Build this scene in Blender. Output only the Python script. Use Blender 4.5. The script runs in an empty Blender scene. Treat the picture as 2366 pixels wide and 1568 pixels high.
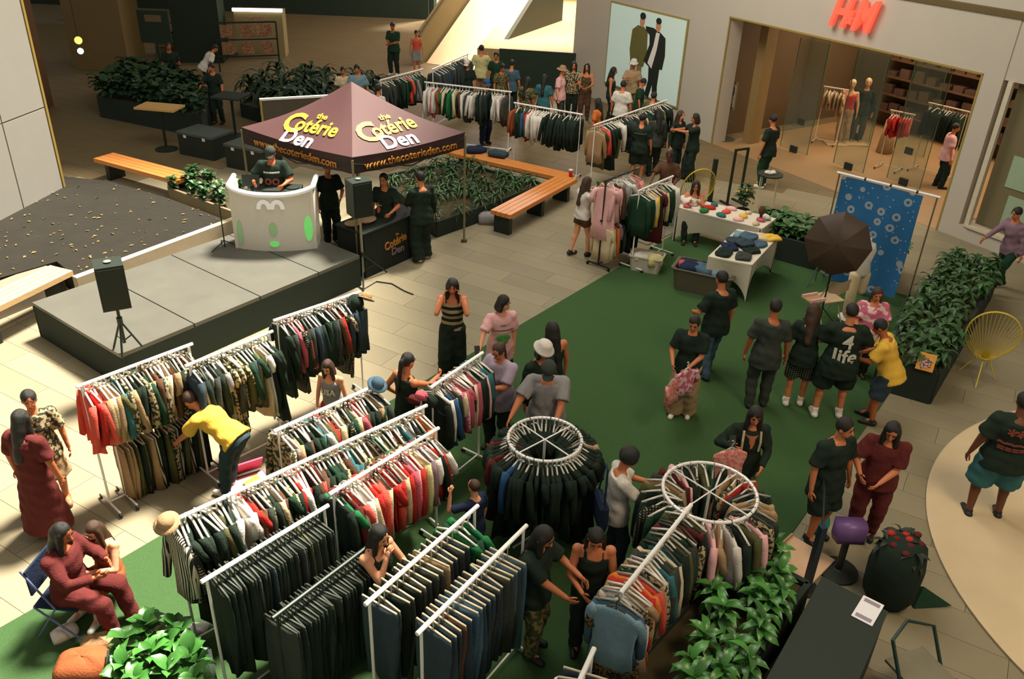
import bpy, bmesh, math, random
import numpy as np
from mathutils import Vector, Matrix
random.seed(7)
S = bpy.context.scene
COL = S.collection
# ------------------------------------------------------------------ camera
FPX, CAMH = 1992.0, 6.95
_d = np.array([1040-1183, -(4300-784), -FPX], float); _d /= np.linalg.norm(_d)
_f = np.array([0, 0, -1.]); _F = _f-_f.dot(_d)*_d; _F /= np.linalg.norm(_F)
CM = np.array([np.cross(_F, -_d), _F, -_d])
cd = bpy.data.cameras.new('camera'); cd.sensor_width = 36; cd.lens = FPX/2366*36; cd.clip_end = 200
cam = bpy.data.objects.new('camera', cd); COL.objects.link(cam)
mw = Matrix([list(r) for r in CM]).to_4x4(); mw.translation = (0, 0, CAMH); cam.matrix_world = mw
S.camera = cam
# ------------------------------------------------------------------ world, sun, big lights, exposure
W = bpy.data.worlds.new('world'); S.world = W; W.use_nodes = True
W.node_tree.nodes['Background'].inputs[0].default_value = (1.0, 0.95, 0.84, 1)
W.node_tree.nodes['Background'].inputs[1].default_value = 0.33
SUNV = Vector((0.32, 0.40, 1.0)).normalized()
sl = bpy.data.lights.new('sun', 'SUN'); sl.energy = 17; sl.angle = math.radians(11); sl.color = (1.0, 0.90, 0.76)
so = bpy.data.objects.new('sun', sl); COL.objects.link(so); so.rotation_euler = SUNV.to_track_quat('Z', 'Y').to_euler(); so.location = (0, 0, 20)
def area(name, loc, size, energy, color, target=None, sy=None):
    l = bpy.data.lights.new(name, 'AREA'); l.energy = energy; l.color = color; l.shape = 'RECTANGLE'; l.size = size; l.size_y = sy or size
    o = bpy.data.objects.new(name, l); COL.objects.link(o); o.location = loc
    if target: o.rotation_euler = (Vector(loc)-Vector(target)).to_track_quat('Z', 'Y').to_euler()
    return o
area('skylight_fill', (-1.0, 12.0, 13.6), 7.0, 800, (1.0, 0.95, 0.85), (-1, 12, 0))
area('skylight_fill', (1.0, 19.0, 10.0), 4.0, 640, (1.0, 0.92, 0.80), (6.8, 21.5, 2.5))  # added fill lamp, aimed at the store wall to brighten it
area('skylight_fill', (5.8, 3.0, 10.5), 3.0, 560, (1.0, 0.78, 0.52), (8.2, 4.0, 0))  # added warm fill lamp for the floor and deck at the near right
area('skylight_fill', (-3.0, 30.0, 12.0), 8.0, 160, (1.0, 0.86, 0.62), (-3, 30, 0))
area('shop_light', (10.4, 24.4, 4.1), 4.0, 260, (1.0, 0.74, 0.50), (10.4, 24.4, 0), 2.5)
area('shop_light', (12.6, 20.6, 4.1), 4.0, 220, (1.0, 0.74, 0.50), (12.6, 20.6, 0), 2.5)
area('concourse_fill', (0.5, 38.0, 7.5), 5.0, 1500, (1.0, 0.82, 0.72), (0.5, 37, 0))  # added lamp that brightens the far ramp and walkway
vs = S.view_settings; vs.view_transform = 'Standard'; vs.look = 'None'; vs.gamma = 1; vs.exposure = 0.0
try: vs.use_curve_mapping = False
except Exception: pass
# ------------------------------------------------------------------ geometry helpers
def P(px, py, z=0.0):
    v = CM @ np.array([px-1183, -(py-784), -FPX]); t = (z-CAMH)/v[2]
    return Vector((v[0]*t, v[1]*t, z))
def Zat(px, py, y):
    v = CM @ np.array([px-1183, -(py-784), -FPX]); t = y/v[1]
    return Vector((v[0]*t, y, CAMH+v[2]*t))
def onwall(px, py, o, n):
    v = CM @ np.array([px-1183, -(py-784), -FPX]); t = (o[0]*n[0]+o[1]*n[1])/(v[0]*n[0]+v[1]*n[1])
    return Vector((v[0]*t, v[1]*t, CAMH+v[2]*t))
def V(*a): return Vector(a)
def basis(d):
    d = Vector(d).normalized(); a = Vector((0, 0, 1)) if abs(d.z) < .95 else Vector((1, 0, 0))
    x = a.cross(d).normalized(); return x, d.cross(x).normalized(), d
class MB:
    def __init__(s): s.v = []; s.f = []
    def add(s, vs, fs):
        n = len(s.v); s.v += [tuple(v) for v in vs]; s.f += [tuple(i+n for i in f) for f in fs]; return s
    def box(s, c, d, rz=0, M=None):
        x, y, z = d[0]/2, d[1]/2, d[2]/2; c = Vector(c); R = M or Matrix.Rotation(rz, 3, 'Z')
        vs = [c+R @ Vector((a*x, b*y, e*z)) for a, b, e in ((-1,-1,-1),(1,-1,-1),(1,1,-1),(-1,1,-1),(-1,-1,1),(1,-1,1),(1,1,1),(-1,1,1))]
        return s.add(vs, [(0,3,2,1),(4,5,6,7),(0,1,5,4),(1,2,6,5),(2,3,7,6),(3,0,4,7)])
    def prism(s, pts, z0, z1):
        n = len(pts); a = sum(pts[i][0]*pts[(i+1) % n][1]-pts[(i+1) % n][0]*pts[i][1] for i in range(n))
        if a < 0: pts = pts[::-1]
        vs = [(p[0], p[1], z0) for p in pts]+[(p[0], p[1], z1) for p in pts]
        return s.add(vs, [tuple(range(n))[::-1], tuple(range(n, 2*n))]+[(i, (i+1) % n, n+(i+1) % n, n+i) for i in range(n)])
    def ring(s, rings, cap=True, closed=True):
        n = len(rings[0]); vs = [p for r in rings for p in r]; fs = []
        for k in range(len(rings)-1):
            for i in range(n if closed else n-1):
                j = (i+1) % n; fs.append((k*n+i, k*n+j, (k+1)*n+j, (k+1)*n+i))
        if cap and closed: fs += [tuple(range(n))[::-1], tuple(range((len(rings)-1)*n, len(rings)*n))]
        return s.add(vs, fs)
    def cone(s, a, b, ra, rb, n=10, fx=1, fy=1):
        a, b = Vector(a), Vector(b); x, y, d = basis(b-a)
        return s.ring([[p+x*math.cos(t)*r*fx+y*math.sin(t)*r*fy for t in [2*math.pi*i/n for i in range(n)]] for p, r in ((a, ra), (b, rb))])
    def cap(s, a, b, ra, rb, n=10):
        a, b = Vector(a), Vector(b); x, y, d = basis(b-a); rs = []
        for e, p, r, sg in ((0, a, ra, -1), (1, b, rb, 1)):
            for q in ((80, 50, 20, 0) if e == 0 else (0, 20, 50, 80)):
                q = math.radians(q); c = p+d*sg*r*math.sin(q); rr = r*math.cos(q)
                rs.append([c+x*math.cos(t)*rr+y*math.sin(t)*rr for t in [2*math.pi*i/n for i in range(n)]])
        return s.ring(rs)
    def ell(s, c, r, R=None, n=12, m=8):
        c = Vector(c); R = R or Matrix.Identity(3)
        return s.ring([[c+R @ Vector((r[0]*math.cos(t)*math.sin(q), r[1]*math.sin(t)*math.sin(q), -r[2]*math.cos(q))) for t in [2*math.pi*i/n for i in range(n)]] for q in [math.pi*(k+.35)/(m+.7-1+1) for k in range(m+1)]])
    def tube(s, pts, r, n=6, cap=True):
        pts = [Vector(p) for p in pts]; rs = []; x = None
        for i, p in enumerate(pts):
            d = (pts[min(i+1, len(pts)-1)]-pts[max(i-1, 0)]).normalized()
            if x is None: x, y, _ = basis(d)
            else: x = (x-d*x.dot(d)).normalized(); y = d.cross(x)
            rr = r[i] if isinstance(r, (list, tuple)) else r
            rs.append([p+x*math.cos(t)*rr+y*math.sin(t)*rr for t in [2*math.pi*k/n for k in range(n)]])
        return s.ring(rs, cap)
    def lathe(s, prof, c=(0, 0, 0), n=24, fx=1, fy=1):
        return s.ring([[Vector(c)+Vector((r*fx*math.cos(t), r*fy*math.sin(t), z)) for t in [2*math.pi*i/n for i in range(n)]] for r, z in prof])
    def sheet(s, fn, nu, nv, th=0):
        vs = [fn(i/nu, j/nv) for j in range(nv+1) for i in range(nu+1)]
        return s.add(vs, [(j*(nu+1)+i, j*(nu+1)+i+1, (j+1)*(nu+1)+i+1, (j+1)*(nu+1)+i) for j in range(nv) for i in range(nu)])
    def mesh(s, name, smooth=True):
        m = bpy.data.meshes.new(name); m.from_pydata([tuple(v) for v in s.v], [], s.f); m.update()
        if smooth: m.polygons.foreach_set('use_smooth', [True]*len(m.polygons))
        return m
    def build(s, name, mt, parent=None, smooth=False, loc=None, rz=None):
        o = bpy.data.objects.new(name, s.mesh(name, smooth)); COL.objects.link(o); setmat(o, mt)
        if parent: o.parent = parent
        if loc is not None: o.location = loc
        if rz is not None: o.rotation_euler.z = rz
        return o
def setmat(o, mt):
    if not o.data.materials: o.data.materials.append(None)
    o.material_slots[0].link = 'OBJECT'; o.material_slots[0].material = mt
def empty(name, loc=(0, 0, 0), rz=0):
    o = bpy.data.objects.new(name, None); COL.objects.link(o); o.location = loc; o.rotation_euler.z = rz; o.empty_display_size = .1; return o
def tag(o, label=None, cat=None, group=None, kind=None):
    if label: o['label'] = label
    if cat: o['category'] = cat
    if group: o['group'] = group
    if kind: o['kind'] = kind
    return o
def thing(name, label, cat, loc=(0, 0, 0), rz=0, group=None): return tag(empty(name, loc, rz), label, cat, group)
def inst(name, mesh, mt, parent=None, loc=None):
    o = bpy.data.objects.new(name, mesh); COL.objects.link(o)
    if not mesh.materials: mesh.materials.append(None)
    o.material_slots[0].link = 'OBJECT'; o.material_slots[0].material = mt
    if parent: o.parent = parent
    if loc is not None: o.location = loc
    return o
ORD = ['first', 'second', 'third', 'fourth', 'fifth', 'sixth', 'seventh', 'eighth', 'ninth', 'tenth', 'eleventh', 'twelfth', 'thirteenth', 'fourteenth', 'fifteenth', 'sixteenth', 'seventeenth', 'eighteenth', 'nineteenth', 'twentieth']
TEN = ['', '', 'twenty', 'thirty', 'forty', 'fifty', 'sixty']
def ordn(i):
    if i < 20: return ORD[i]
    t, u = divmod(i+1, 10)
    return (TEN[t][:-1]+'ieth') if u == 0 else TEN[t]+'-'+ORD[u-1]
# ------------------------------------------------------------------ materials
_mc = {}
def lin(c): return tuple(((x/255)/12.92 if x/255 <= .04045 else ((x/255+.055)/1.055)**2.4) for x in c)
def mat(name, rgb, rough=.7, metal=0, var=.12, scale=8, bump=0, pat=None, rgb2=None, emit=0, spec=.4, alpha=None, objvar=0, bscale=None, ps=1):
    key = (name,)
    if key in _mc: return _mc[key]
    m = bpy.data.materials.new(name); m.use_nodes = True; nt = m.node_tree; N, L = nt.nodes, nt.links
    b = N['Principled BSDF']; b.inputs['Roughness'].default_value = rough; b.inputs['Metallic'].default_value = metal; b.inputs['Specular IOR Level'].default_value = spec
    c = lin(rgb); tc = N.new('ShaderNodeTexCoord'); nz = N.new('ShaderNodeTexNoise'); nz.inputs['Scale'].default_value = scale; nz.inputs['Detail'].default_value = 4
    L.new(tc.outputs['Object'], nz.inputs['Vector'])
    mx = N.new('ShaderNodeMix'); mx.data_type = 'RGBA'; L.new(nz.outputs[0], mx.inputs[0])
    mx.inputs[6].default_value = (*[x*(1-var) for x in c], 1); mx.inputs[7].default_value = (*[min(1, x*(1+var)) for x in c], 1)
    out = mx.outputs[2]
    if pat:
        c2 = lin(rgb2); f = None
        if pat in ('stripeh', 'stripev', 'check'):
            w = N.new('ShaderNodeTexWave'); w.wave_type = 'BANDS'; w.bands_direction = 'Z' if pat != 'stripev' else 'X'; w.inputs['Scale'].default_value = 6*ps
            L.new(tc.outputs['Object'], w.inputs['Vector']); f = w.outputs['Fac']
            if pat == 'check':
                w2 = N.new('ShaderNodeTexWave'); w2.bands_direction = 'X'; w2.inputs['Scale'].default_value = 6*ps; L.new(tc.outputs['Object'], w2.inputs['Vector'])
                mm = N.new('ShaderNodeMath'); mm.operation = 'MULTIPLY'; L.new(f, mm.inputs[0]); L.new(w2.outputs['Fac'], mm.inputs[1]); f = mm.outputs[0]
        elif pat == 'floral':
            w = N.new('ShaderNodeTexNoise'); w.inputs['Scale'].default_value = 18*ps; w.inputs['Detail'].default_value = 1; L.new(tc.outputs['Object'], w.inputs['Vector']); f = w.outputs[0]
        elif pat == 'rings':
            w = N.new('ShaderNodeTexVoronoi'); w.inputs['Scale'].default_value = 4*ps; L.new(tc.outputs['Object'], w.inputs['Vector'])
            a = N.new('ShaderNodeMath'); a.operation = 'COMPARE'; a.inputs[1].default_value = .2; a.inputs[2].default_value = .075; L.new(w.outputs['Distance'], a.inputs[0])
            w2 = N.new('ShaderNodeTexVoronoi'); w2.inputs['Scale'].default_value = 11*ps; L.new(tc.outputs['Object'], w2.inputs['Vector'])
            a2 = N.new('ShaderNodeMath'); a2.operation = 'LESS_THAN'; a2.inputs[1].default_value = .16; L.new(w2.outputs['Distance'], a2.inputs[0])
            mm = N.new('ShaderNodeMath'); mm.operation = 'MAXIMUM'; L.new(a.outputs[0], mm.inputs[0]); L.new(a2.outputs[0], mm.inputs[1]); f = mm.outputs[0]
        st = N.new('ShaderNodeMath'); st.operation = 'GREATER_THAN'; st.inputs[1].default_value = .5; L.new(f, st.inputs[0])
        m2 = N.new('ShaderNodeMix'); m2.data_type = 'RGBA'; L.new(st.outputs[0], m2.inputs[0]); L.new(out, m2.inputs[6]); m2.inputs[7].default_value = (*c2, 1); out = m2.outputs[2]
    if objvar:
        oi = N.new('ShaderNodeObjectInfo'); h = N.new('ShaderNodeHueSaturation'); mr = N.new('ShaderNodeMapRange'); mr.inputs[3].default_value = 1-objvar; mr.inputs[4].default_value = 1+objvar
        L.new(oi.outputs['Random'], mr.inputs[0]); L.new(mr.outputs[0], h.inputs['Value']); L.new(out, h.inputs['Color']); out = h.outputs[0]
    L.new(out, b.inputs['Base Color'])
    if bump:
        n2 = N.new('ShaderNodeTexNoise'); n2.inputs['Scale'].default_value = bscale or scale*6; n2.inputs['Detail'].default_value = 3; L.new(tc.outputs['Object'], n2.inputs['Vector'])
        bp = N.new('ShaderNodeBump'); bp.inputs['Strength'].default_value = bump; bp.inputs['Distance'].default_value = .02; L.new(n2.outputs[0], bp.inputs['Height']); L.new(bp.outputs[0], b.inputs['Normal'])
    if emit: b.inputs['Emission Color'].default_value = (*c, 1); b.inputs['Emission Strength'].default_value = emit
    if alpha is not None: b.inputs['Transmission Weight'].default_value = alpha; b.inputs['IOR'].default_value = 1.1
    _mc[key] = m; return m
FAB = dict(black=(34,46,38), charcoal=(58,64,58), white=(214,208,198), cream=(205,188,152), beige=(165,140,105), olive=(84,84,52), forest=(34,62,44), green=(38,110,66), teal=(56,104,108), blue=(48,84,124), navy=(34,44,66), denim=(70,96,112), darkdenim=(52,66,74), lightdenim=(118,146,158), red=(178,48,40), coral=(216,88,74), pink=(228,176,176), rose=(186,92,104), maroon=(92,40,38), brown=(88,62,46), rust=(150,84,50), orange=(206,112,52), yellow=(222,178,70), grey=(140,138,136), lavender=(176,160,178), tan=(160,132,98), purple=(104,72,140), mauve=(130,104,116), paleyellow=(206,198,140))
def fab(n):
    if n in PATS: return PATS[n]()
    return mat('fabric '+n, FAB[n], rough=.9, var=.16, scale=10, bump=.35, spec=.15)
PATS = {
 'striped': lambda: mat('striped knit', (36,42,34), .9, pat='stripeh', rgb2=(156,142,106), ps=.55, spec=.1),
 'plaid': lambda: mat('plaid cloth', (40,46,40), .9, pat='check', rgb2=(150,140,120), ps=1.6, spec=.1),
 'floral': lambda: mat('floral cloth', (60,64,52), .9, pat='floral', rgb2=(176,158,120), ps=1.4, spec=.1),
 'leopard': lambda: mat('spotted cloth', (120,98,66), .9, pat='floral', rgb2=(40,40,30), ps=2.6, spec=.1),
 'pinkprint': lambda: mat('pink printed cloth', (222,160,148), .9, pat='floral', rgb2=(206,120,112), ps=1.2, spec=.1),
 'stripedv': lambda: mat('pinstripe cloth', (40,44,40), .9, pat='stripev', rgb2=(190,182,165), ps=2, spec=.1),
 'tiedye': lambda: mat('tie dye cloth', (196,104,130), .9, pat='floral', rgb2=(222,190,190), ps=.6, spec=.1),
 'camo': lambda: mat('camouflage cloth', (62,70,44), .9, pat='floral', rgb2=(120,104,70), ps=1, spec=.1),
}
WORD = dict(black='black', charcoal='charcoal', white='white', cream='cream', beige='beige', olive='olive', forest='dark green', green='bright green', teal='teal', blue='blue', navy='navy', denim='blue denim', darkdenim='dark denim', lightdenim='light denim', red='red', coral='coral red', pink='pink', rose='rose pink', maroon='maroon', brown='brown', rust='rust brown', orange='orange', yellow='yellow', grey='grey', lavender='lavender', tan='tan', purple='purple', mauve='mauve', paleyellow='pale yellow', striped='dark striped', plaid='plaid', floral='dark patterned', leopard='spotted', pinkprint='pink printed', stripedv='pinstriped', tiedye='tie-dyed pink', camo='camouflage')
M_white = mat('white plastic', (226,226,220), .35, var=.03, spec=.5)
M_chrome = mat('bright steel tube', (236,236,232), .35, metal=.1, var=.03, spec=.7)
M_blackm = mat('black metal', (34,44,38), .45, metal=.2, var=.05)
M_blackp = mat('black plastic', (34,44,38), .5, var=.08)
M_wood = mat('orange oak', (206,132,66), .45, var=.14, scale=5, bump=.1)
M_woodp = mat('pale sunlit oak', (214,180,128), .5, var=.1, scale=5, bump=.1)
M_conc = mat('concrete', (120,112,88), .85, var=.15, scale=6, bump=.15)
M_wall = mat('white plaster wall', (182,174,160), .8, var=.04, scale=2)
M_green = mat('leaf', (48,88,42), .45, var=.35, scale=9, objvar=.35, spec=.5)
M_greenb = mat('glossy leaf', (62,118,48), .35, var=.35, scale=9, objvar=.4, spec=.6)
M_greend = mat('dark leaf', (34,66,38), .5, var=.35, scale=9, objvar=.3)
M_skin = {k: mat('skin '+k, c, .55, var=.06, scale=6, spec=.3) for k, c in dict(light=(222,158,122), mid=(196,122,82), tan=(172,98,62), deep=(104,62,42)).items()}
M_hair = mat('black hair', (30,30,26), .5, var=.3, scale=40, bump=.4, spec=.4)
M_hairb = mat('brown hair', (66,46,32), .5, var=.3, scale=40, bump=.4, spec=.4)
M_eye = mat('eye dark', (30,22,20), .3, var=0)
M_lip = mat('lip', (150,70,62), .5, var=0)
M_shoe = {'white': mat('white shoe', (222,218,206), .5, var=.05), 'black': mat('black shoe', (30,34,32), .5, var=.05), 'tan': mat('tan sandal', (150,110,76), .6, var=.05)}
# ------------------------------------------------------------------ deferred remesh and text jobs
JOBS = []
def rjob(name, mb, vox, mt, parent, extra=None, noise=0, smooth=3):
    o = bpy.data.objects.new(name, bpy.data.meshes.new(name)); COL.objects.link(o); o.data.materials.append(None); setmat(o, mt)
    if parent: o.parent = parent
    JOBS.append((o, mb, vox, extra, noise, smooth)); return o
TJ = []
def tjob(name, txt, size, mt, parent, M, ext=.004, off=.0, shear=0, post=None, sx=1):
    o = bpy.data.objects.new(name, bpy.data.meshes.new(name)); COL.objects.link(o); o.data.materials.append(None); setmat(o, mt)
    if parent: o.parent = parent
    TJ.append((o, txt, size, M, ext, off, shear, post, sx)); return o
def run_jobs():
    tmp = bpy.data.collections.new('tmp'); COL.children.link(tmp); objs = []
    for o, mb, vox, ex, nz, sm in JOBS:
        t = bpy.data.objects.new('t', mb.mesh('t')); tmp.objects.link(t)
        r = t.modifiers.new('r', 'REMESH'); r.mode = 'VOXEL'; r.voxel_size = vox; r.use_smooth_shade = True
        q = t.modifiers.new('s', 'SMOOTH'); q.iterations = sm; q.factor = .5; objs.append(t)
    tx = []
    for o, txt, size, M, ext, off, sh, post, sx in TJ:
        c = bpy.data.curves.new('t', 'FONT'); c.body = txt; c.size = size; c.extrude = ext; c.offset = off; c.shear = sh; c.align_x = 'CENTER'; c.align_y = 'CENTER'; c.resolution_u = 3
        t = bpy.data.objects.new('t', c); tmp.objects.link(t); tx.append(t)
    dg = bpy.context.evaluated_depsgraph_get(); dg.update()
    def put(o, m):
        m.name = o.name; mt = o.material_slots[0].material; o.data = m
        if not m.materials: m.materials.append(None)
        o.material_slots[0].link = 'OBJECT'; o.material_slots[0].material = mt
    for t, (o, mb, vox, ex, nz, sm) in zip(objs, JOBS):
        m = bpy.data.meshes.new_from_object(t.evaluated_get(dg), depsgraph=dg); m.materials.clear()
        n = len(m.vertices)
        if nz and n:
            co = np.empty(n*3); m.vertices.foreach_get('co', co); co = co.reshape(-1, 3); no = np.empty(n*3); m.vertices.foreach_get('normal', no); no = no.reshape(-1, 3)
            ph = random.random()*6
            x, y, z = co.T
            d = np.sin(x*31+2.3*np.sin(z*9+ph)+ph)*np.cos(z*17+1.7*np.sin(x*13+y*11+ph))+.6*np.sin(z*41+y*23+x*11+ph)
            co = co+no*(d*nz)[:, None]; m.vertices.foreach_set('co', co.ravel())
        if ex and ex.v:
            bm = bmesh.new(); bm.from_mesh(m); m2 = ex.mesh('e'); bm.from_mesh(m2); bm.to_mesh(m); bm.free()
        m.polygons.foreach_set('use_smooth', [True]*len(m.polygons)); m.update(); put(o, m)
    for t, (o, txt, size, M, ext, off, sh, post, sx) in zip(tx, TJ):
        m = bpy.data.meshes.new_from_object(t.evaluated_get(dg), depsgraph=dg); m.materials.clear()
        for v in m.vertices:
            c = v.co.copy(); c.x *= sx
            v.co = M @ (post(c) if post else c)
        put(o, m)
    for t in list(tmp.objects): bpy.data.objects.remove(t)
    bpy.data.collections.remove(tmp)
def frame(o, x, y):   # matrix with columns x, y, x*y at o
    x = Vector(x).normalized(); y = Vector(y).normalized(); z = x.cross(y).normalized(); y = z.cross(x)
    M = Matrix((x, y, z)).transposed().to_4x4(); M.translation = Vector(o); return M

# ================================================================== SETTING
def struct(mb, name, mt, parent=None, smooth=False):
    o = mb.build(name, mt, parent, smooth)
    if not parent: o['kind'] = 'structure'
    return o
M_floor = mat('floor grout', (116,107,84), .8, var=.1)
fl = struct(MB().prism([(-30,-2),(30,-2),(30,60),(-30,60)], -.3, -.012), 'floor', M_floor)
# beige stone planks, laid askew
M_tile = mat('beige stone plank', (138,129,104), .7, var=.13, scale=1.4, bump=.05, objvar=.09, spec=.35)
TURF = [(-7.2,3.2),(-4.3,6.88),(2.06,15.34),(3.5,17.3),(7.9,14.1),(5.56,10.82),(3.16,7.5),(0.1,3.2)]
def inpoly(x, y, poly):
    c = False; n = len(poly)
    for i in range(n):
        x1, y1 = poly[i]; x2, y2 = poly[(i+1) % n]
        if (y1 > y) != (y2 > y) and x < (x2-x1)*(y-y1)/(y2-y1)+x1: c = not c
    return c
def Q(p):
    c = CM.T @ (np.array(p, float)-[0, 0, CAMH]); return (1183+FPX*c[0]/-c[2], 784-FPX*c[1]/-c[2])
ta = math.radians(-30); tu = Vector((math.cos(ta), math.sin(ta), 0)); tv = Vector((-tu.y, tu.x, 0)); TL, TW = 1.8, .45
tiles = []
for j in range(-60, 120):
    for i in range(-20, 20):
        c = tu*(i*TL+(j*.37 % 1)*TL)+tv*(j*TW)
        if not (-22 < c.x < 14 and 3 < c.y < 44): continue
        cs = [c+tu*a*TL/2+tv*b*TW/2 for a in (-1, 1) for b in (-1, 1)]
        if all(inpoly(p.x, p.y, TURF) for p in cs): continue
        if not any(-60 < Q(p)[0] < 2430 and -60 < Q(p)[1] < 1630 for p in cs+[c]): continue
        tiles.append(((c-Vector((0, 0, CAMH))).length, c))
tiles.sort(key=lambda t: t[0])
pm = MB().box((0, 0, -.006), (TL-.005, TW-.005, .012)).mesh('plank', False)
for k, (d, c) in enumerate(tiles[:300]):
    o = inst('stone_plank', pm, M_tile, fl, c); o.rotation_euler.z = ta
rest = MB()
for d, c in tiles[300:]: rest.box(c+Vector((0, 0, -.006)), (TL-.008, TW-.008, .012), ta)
M_tile2 = mat('dimmed far stone paving', (112,97,68), .6, var=.14, scale=1.2, spec=.35)  # same stone made darker: dimness of the far floor put into its colour
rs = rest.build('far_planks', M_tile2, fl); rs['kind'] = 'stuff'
M_turf = mat('artificial turf', (76,108,66), .95, var=.28, scale=60, bump=.8, bscale=300, spec=.05)
M_turf2 = mat('artificial turf blades', (52,92,44), .9, var=.2, objvar=.1, spec=.1)
tf = MB().prism(TURF, -.01, .014).build('turf_mat', M_turf)
tag(tf, 'large rectangular artificial green turf mat lying under the clothes racks', 'turf')
# raised round deck, right
rd = MB().lathe([(3.80, .0), (3.81, .035), (3.78, .05), (0.01, .05)], n=128)
tag(rd.build('round_deck', mat('pale round terrazzo deck', (204,184,148), .6, var=.12, scale=2.2, bump=.05), loc=(8.83, 7.15, 0)), 'pale round low deck with a thin raised rim at the right', 'deck')
# store wall
WO = Vector((5.339, 23.956, 0)); WD = Vector((.5484, -.8362, 0)); WN = Vector((.8362, .5484, 0))   # along, into the shop
def wp(s, dpt=0, z=0): return WO+WD*s+WN*dpt+Vector((0, 0, z))
WR = Matrix((WD, WN, Vector((0, 0, 1)))).transposed()
def wbox(mb, s0, s1, d0, d1, z0, z1): return mb.box(wp((s0+s1)/2, (d0+d1)/2, (z0+z1)/2), (s1-s0, d1-d0, z1-z0), M=WR)
w = MB(); wbox(w, -6.75, .08, 0, .5, 0, 4.49); wbox(w, .08, 7.15, 0, .5, 3.37, 4.49); wbox(w, 7.15, 7.62, 0, .5, 0, 4.49)
wbox(w, 7.62, 14, .02, .5, 3.35, 4.49); wbox(w, -6.75, 14, .15, .6, 4.6, 9); wbox(w, 7.62, 14, 0, .4, 0, .30)
struct(w, 'wall_right', M_wall)
t = MB(); wbox(t, -6.75, 14, -.04, .5, 4.49, 4.6); struct(t, 'trim_1', mat('dark cornice', (96,80,44), .6))
t = MB(); wbox(t, .04, 7.19, -.012, .03, 3.35, 3.39); wbox(t, .04, .08, -.012, .03, 0, 3.37); wbox(t, 7.15, 7.19, -.012, .03, 0, 3.37); struct(t, 'trim_2', mat('ochre edge trim', (150,128,62), .5))
t = MB(); wbox(t, 7.80, 14, -.05, .06, .30, .36); wbox(t, 7.74, 7.84, -.03, .06, .3, 3.35); struct(t, 'trim_3', mat('pale sill', (196,186,164), .6))
fr = MB(); wbox(fr, 7.84, 14, .22, .24, .36, 3.35)
win = struct(fr, 'window_1', mat('dim window pane', (112,104,78), .25, var=.05))
g = MB(); wbox(g, 8.35, 9.55, .2, .22, .5, 1.15); g.build('window_sign', mat('pale green panel', (146,166,138), .5), win)
g = MB(); wbox(g, 8.2, 9.45, .2, .22, 1.3, 1.95); g.build('window_sign', mat('pale green panel', (146,166,138), .5), win)
# shop interior
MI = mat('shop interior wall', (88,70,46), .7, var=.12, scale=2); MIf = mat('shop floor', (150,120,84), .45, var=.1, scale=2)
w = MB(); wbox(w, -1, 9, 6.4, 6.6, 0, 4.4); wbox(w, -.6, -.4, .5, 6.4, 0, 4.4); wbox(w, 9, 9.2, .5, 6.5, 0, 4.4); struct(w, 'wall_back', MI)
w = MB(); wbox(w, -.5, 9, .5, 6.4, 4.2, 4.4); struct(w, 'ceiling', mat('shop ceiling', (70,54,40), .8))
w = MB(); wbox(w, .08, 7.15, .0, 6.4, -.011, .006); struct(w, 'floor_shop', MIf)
w = MB(); wbox(w, .35, .62, .9, 1.3, 0, 3.6); struct(w, 'trim_4', mat('shop column', (132,108,66), .6))
# shelving along the shop back wall
sh = thing('shop_shelving', 'long dark brown wall shelving with folded clothes at the back of the shop', 'shelf')
for z in (.5, 1.0, 1.5, 2.0, 2.5): wbox(MB(), .8, 8.2, 5.9, 6.35, z, z+.04).build('shelf_board', mat('walnut shelf', (84,56,36), .6), sh)
mb = MB()
for z in (.5, 1.0, 1.5, 2.0):
    s_ = .9
    while s_ < 8:
        h = random.uniform(.12, .34); wbox(mb, s_, s_+.3, 5.95, 6.3, z+.04, z+.04+h); s_ += random.uniform(.34, .5)
o = mb.build('folded_clothes', mat('dim folded clothes', (74,52,38), .9, var=.5, scale=1.5)); tag(o, 'rows of dim folded clothes on the shelving at the back of the shop', 'clothes', kind='stuff')
# glass fins standing in the shop front
M_glass = mat('clear glass', (225,235,225), .05, var=0, alpha=.97, spec=.5)
gi = 0
for px, py in ((1832, 352), (1958, 392), (2085, 428), (1850, 288), (1975, 322), (2098, 356)):
    c = P(px, py); g = thing('glass_screen', None, 'glass screen', c, math.atan2(WD.y, WD.x), 'frameless glass panels in the shop front')
    g['label'] = 'tall frameless glass panel on a dark base fitting, '+['front row, nearest the left pier', 'front row, middle', 'front row, farthest right', 'back row, nearest the left pier', 'back row, middle', 'back row, farthest right'][gi]; gi += 1
    MB().box((0, 0, 1.5), (.95, .012, 2.9)).build('pane', M_glass, g)
    MB().box((0, 0, .09), (.22, .07, .18)).build('base_fitting', M_blackm, g)
    for sx in (-1, 1): MB().box((sx*.475, 0, 1.5), (.012, .02, 2.9)).build('edge_strip', mat('glass edge', (74,92,70), .3), g)
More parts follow.
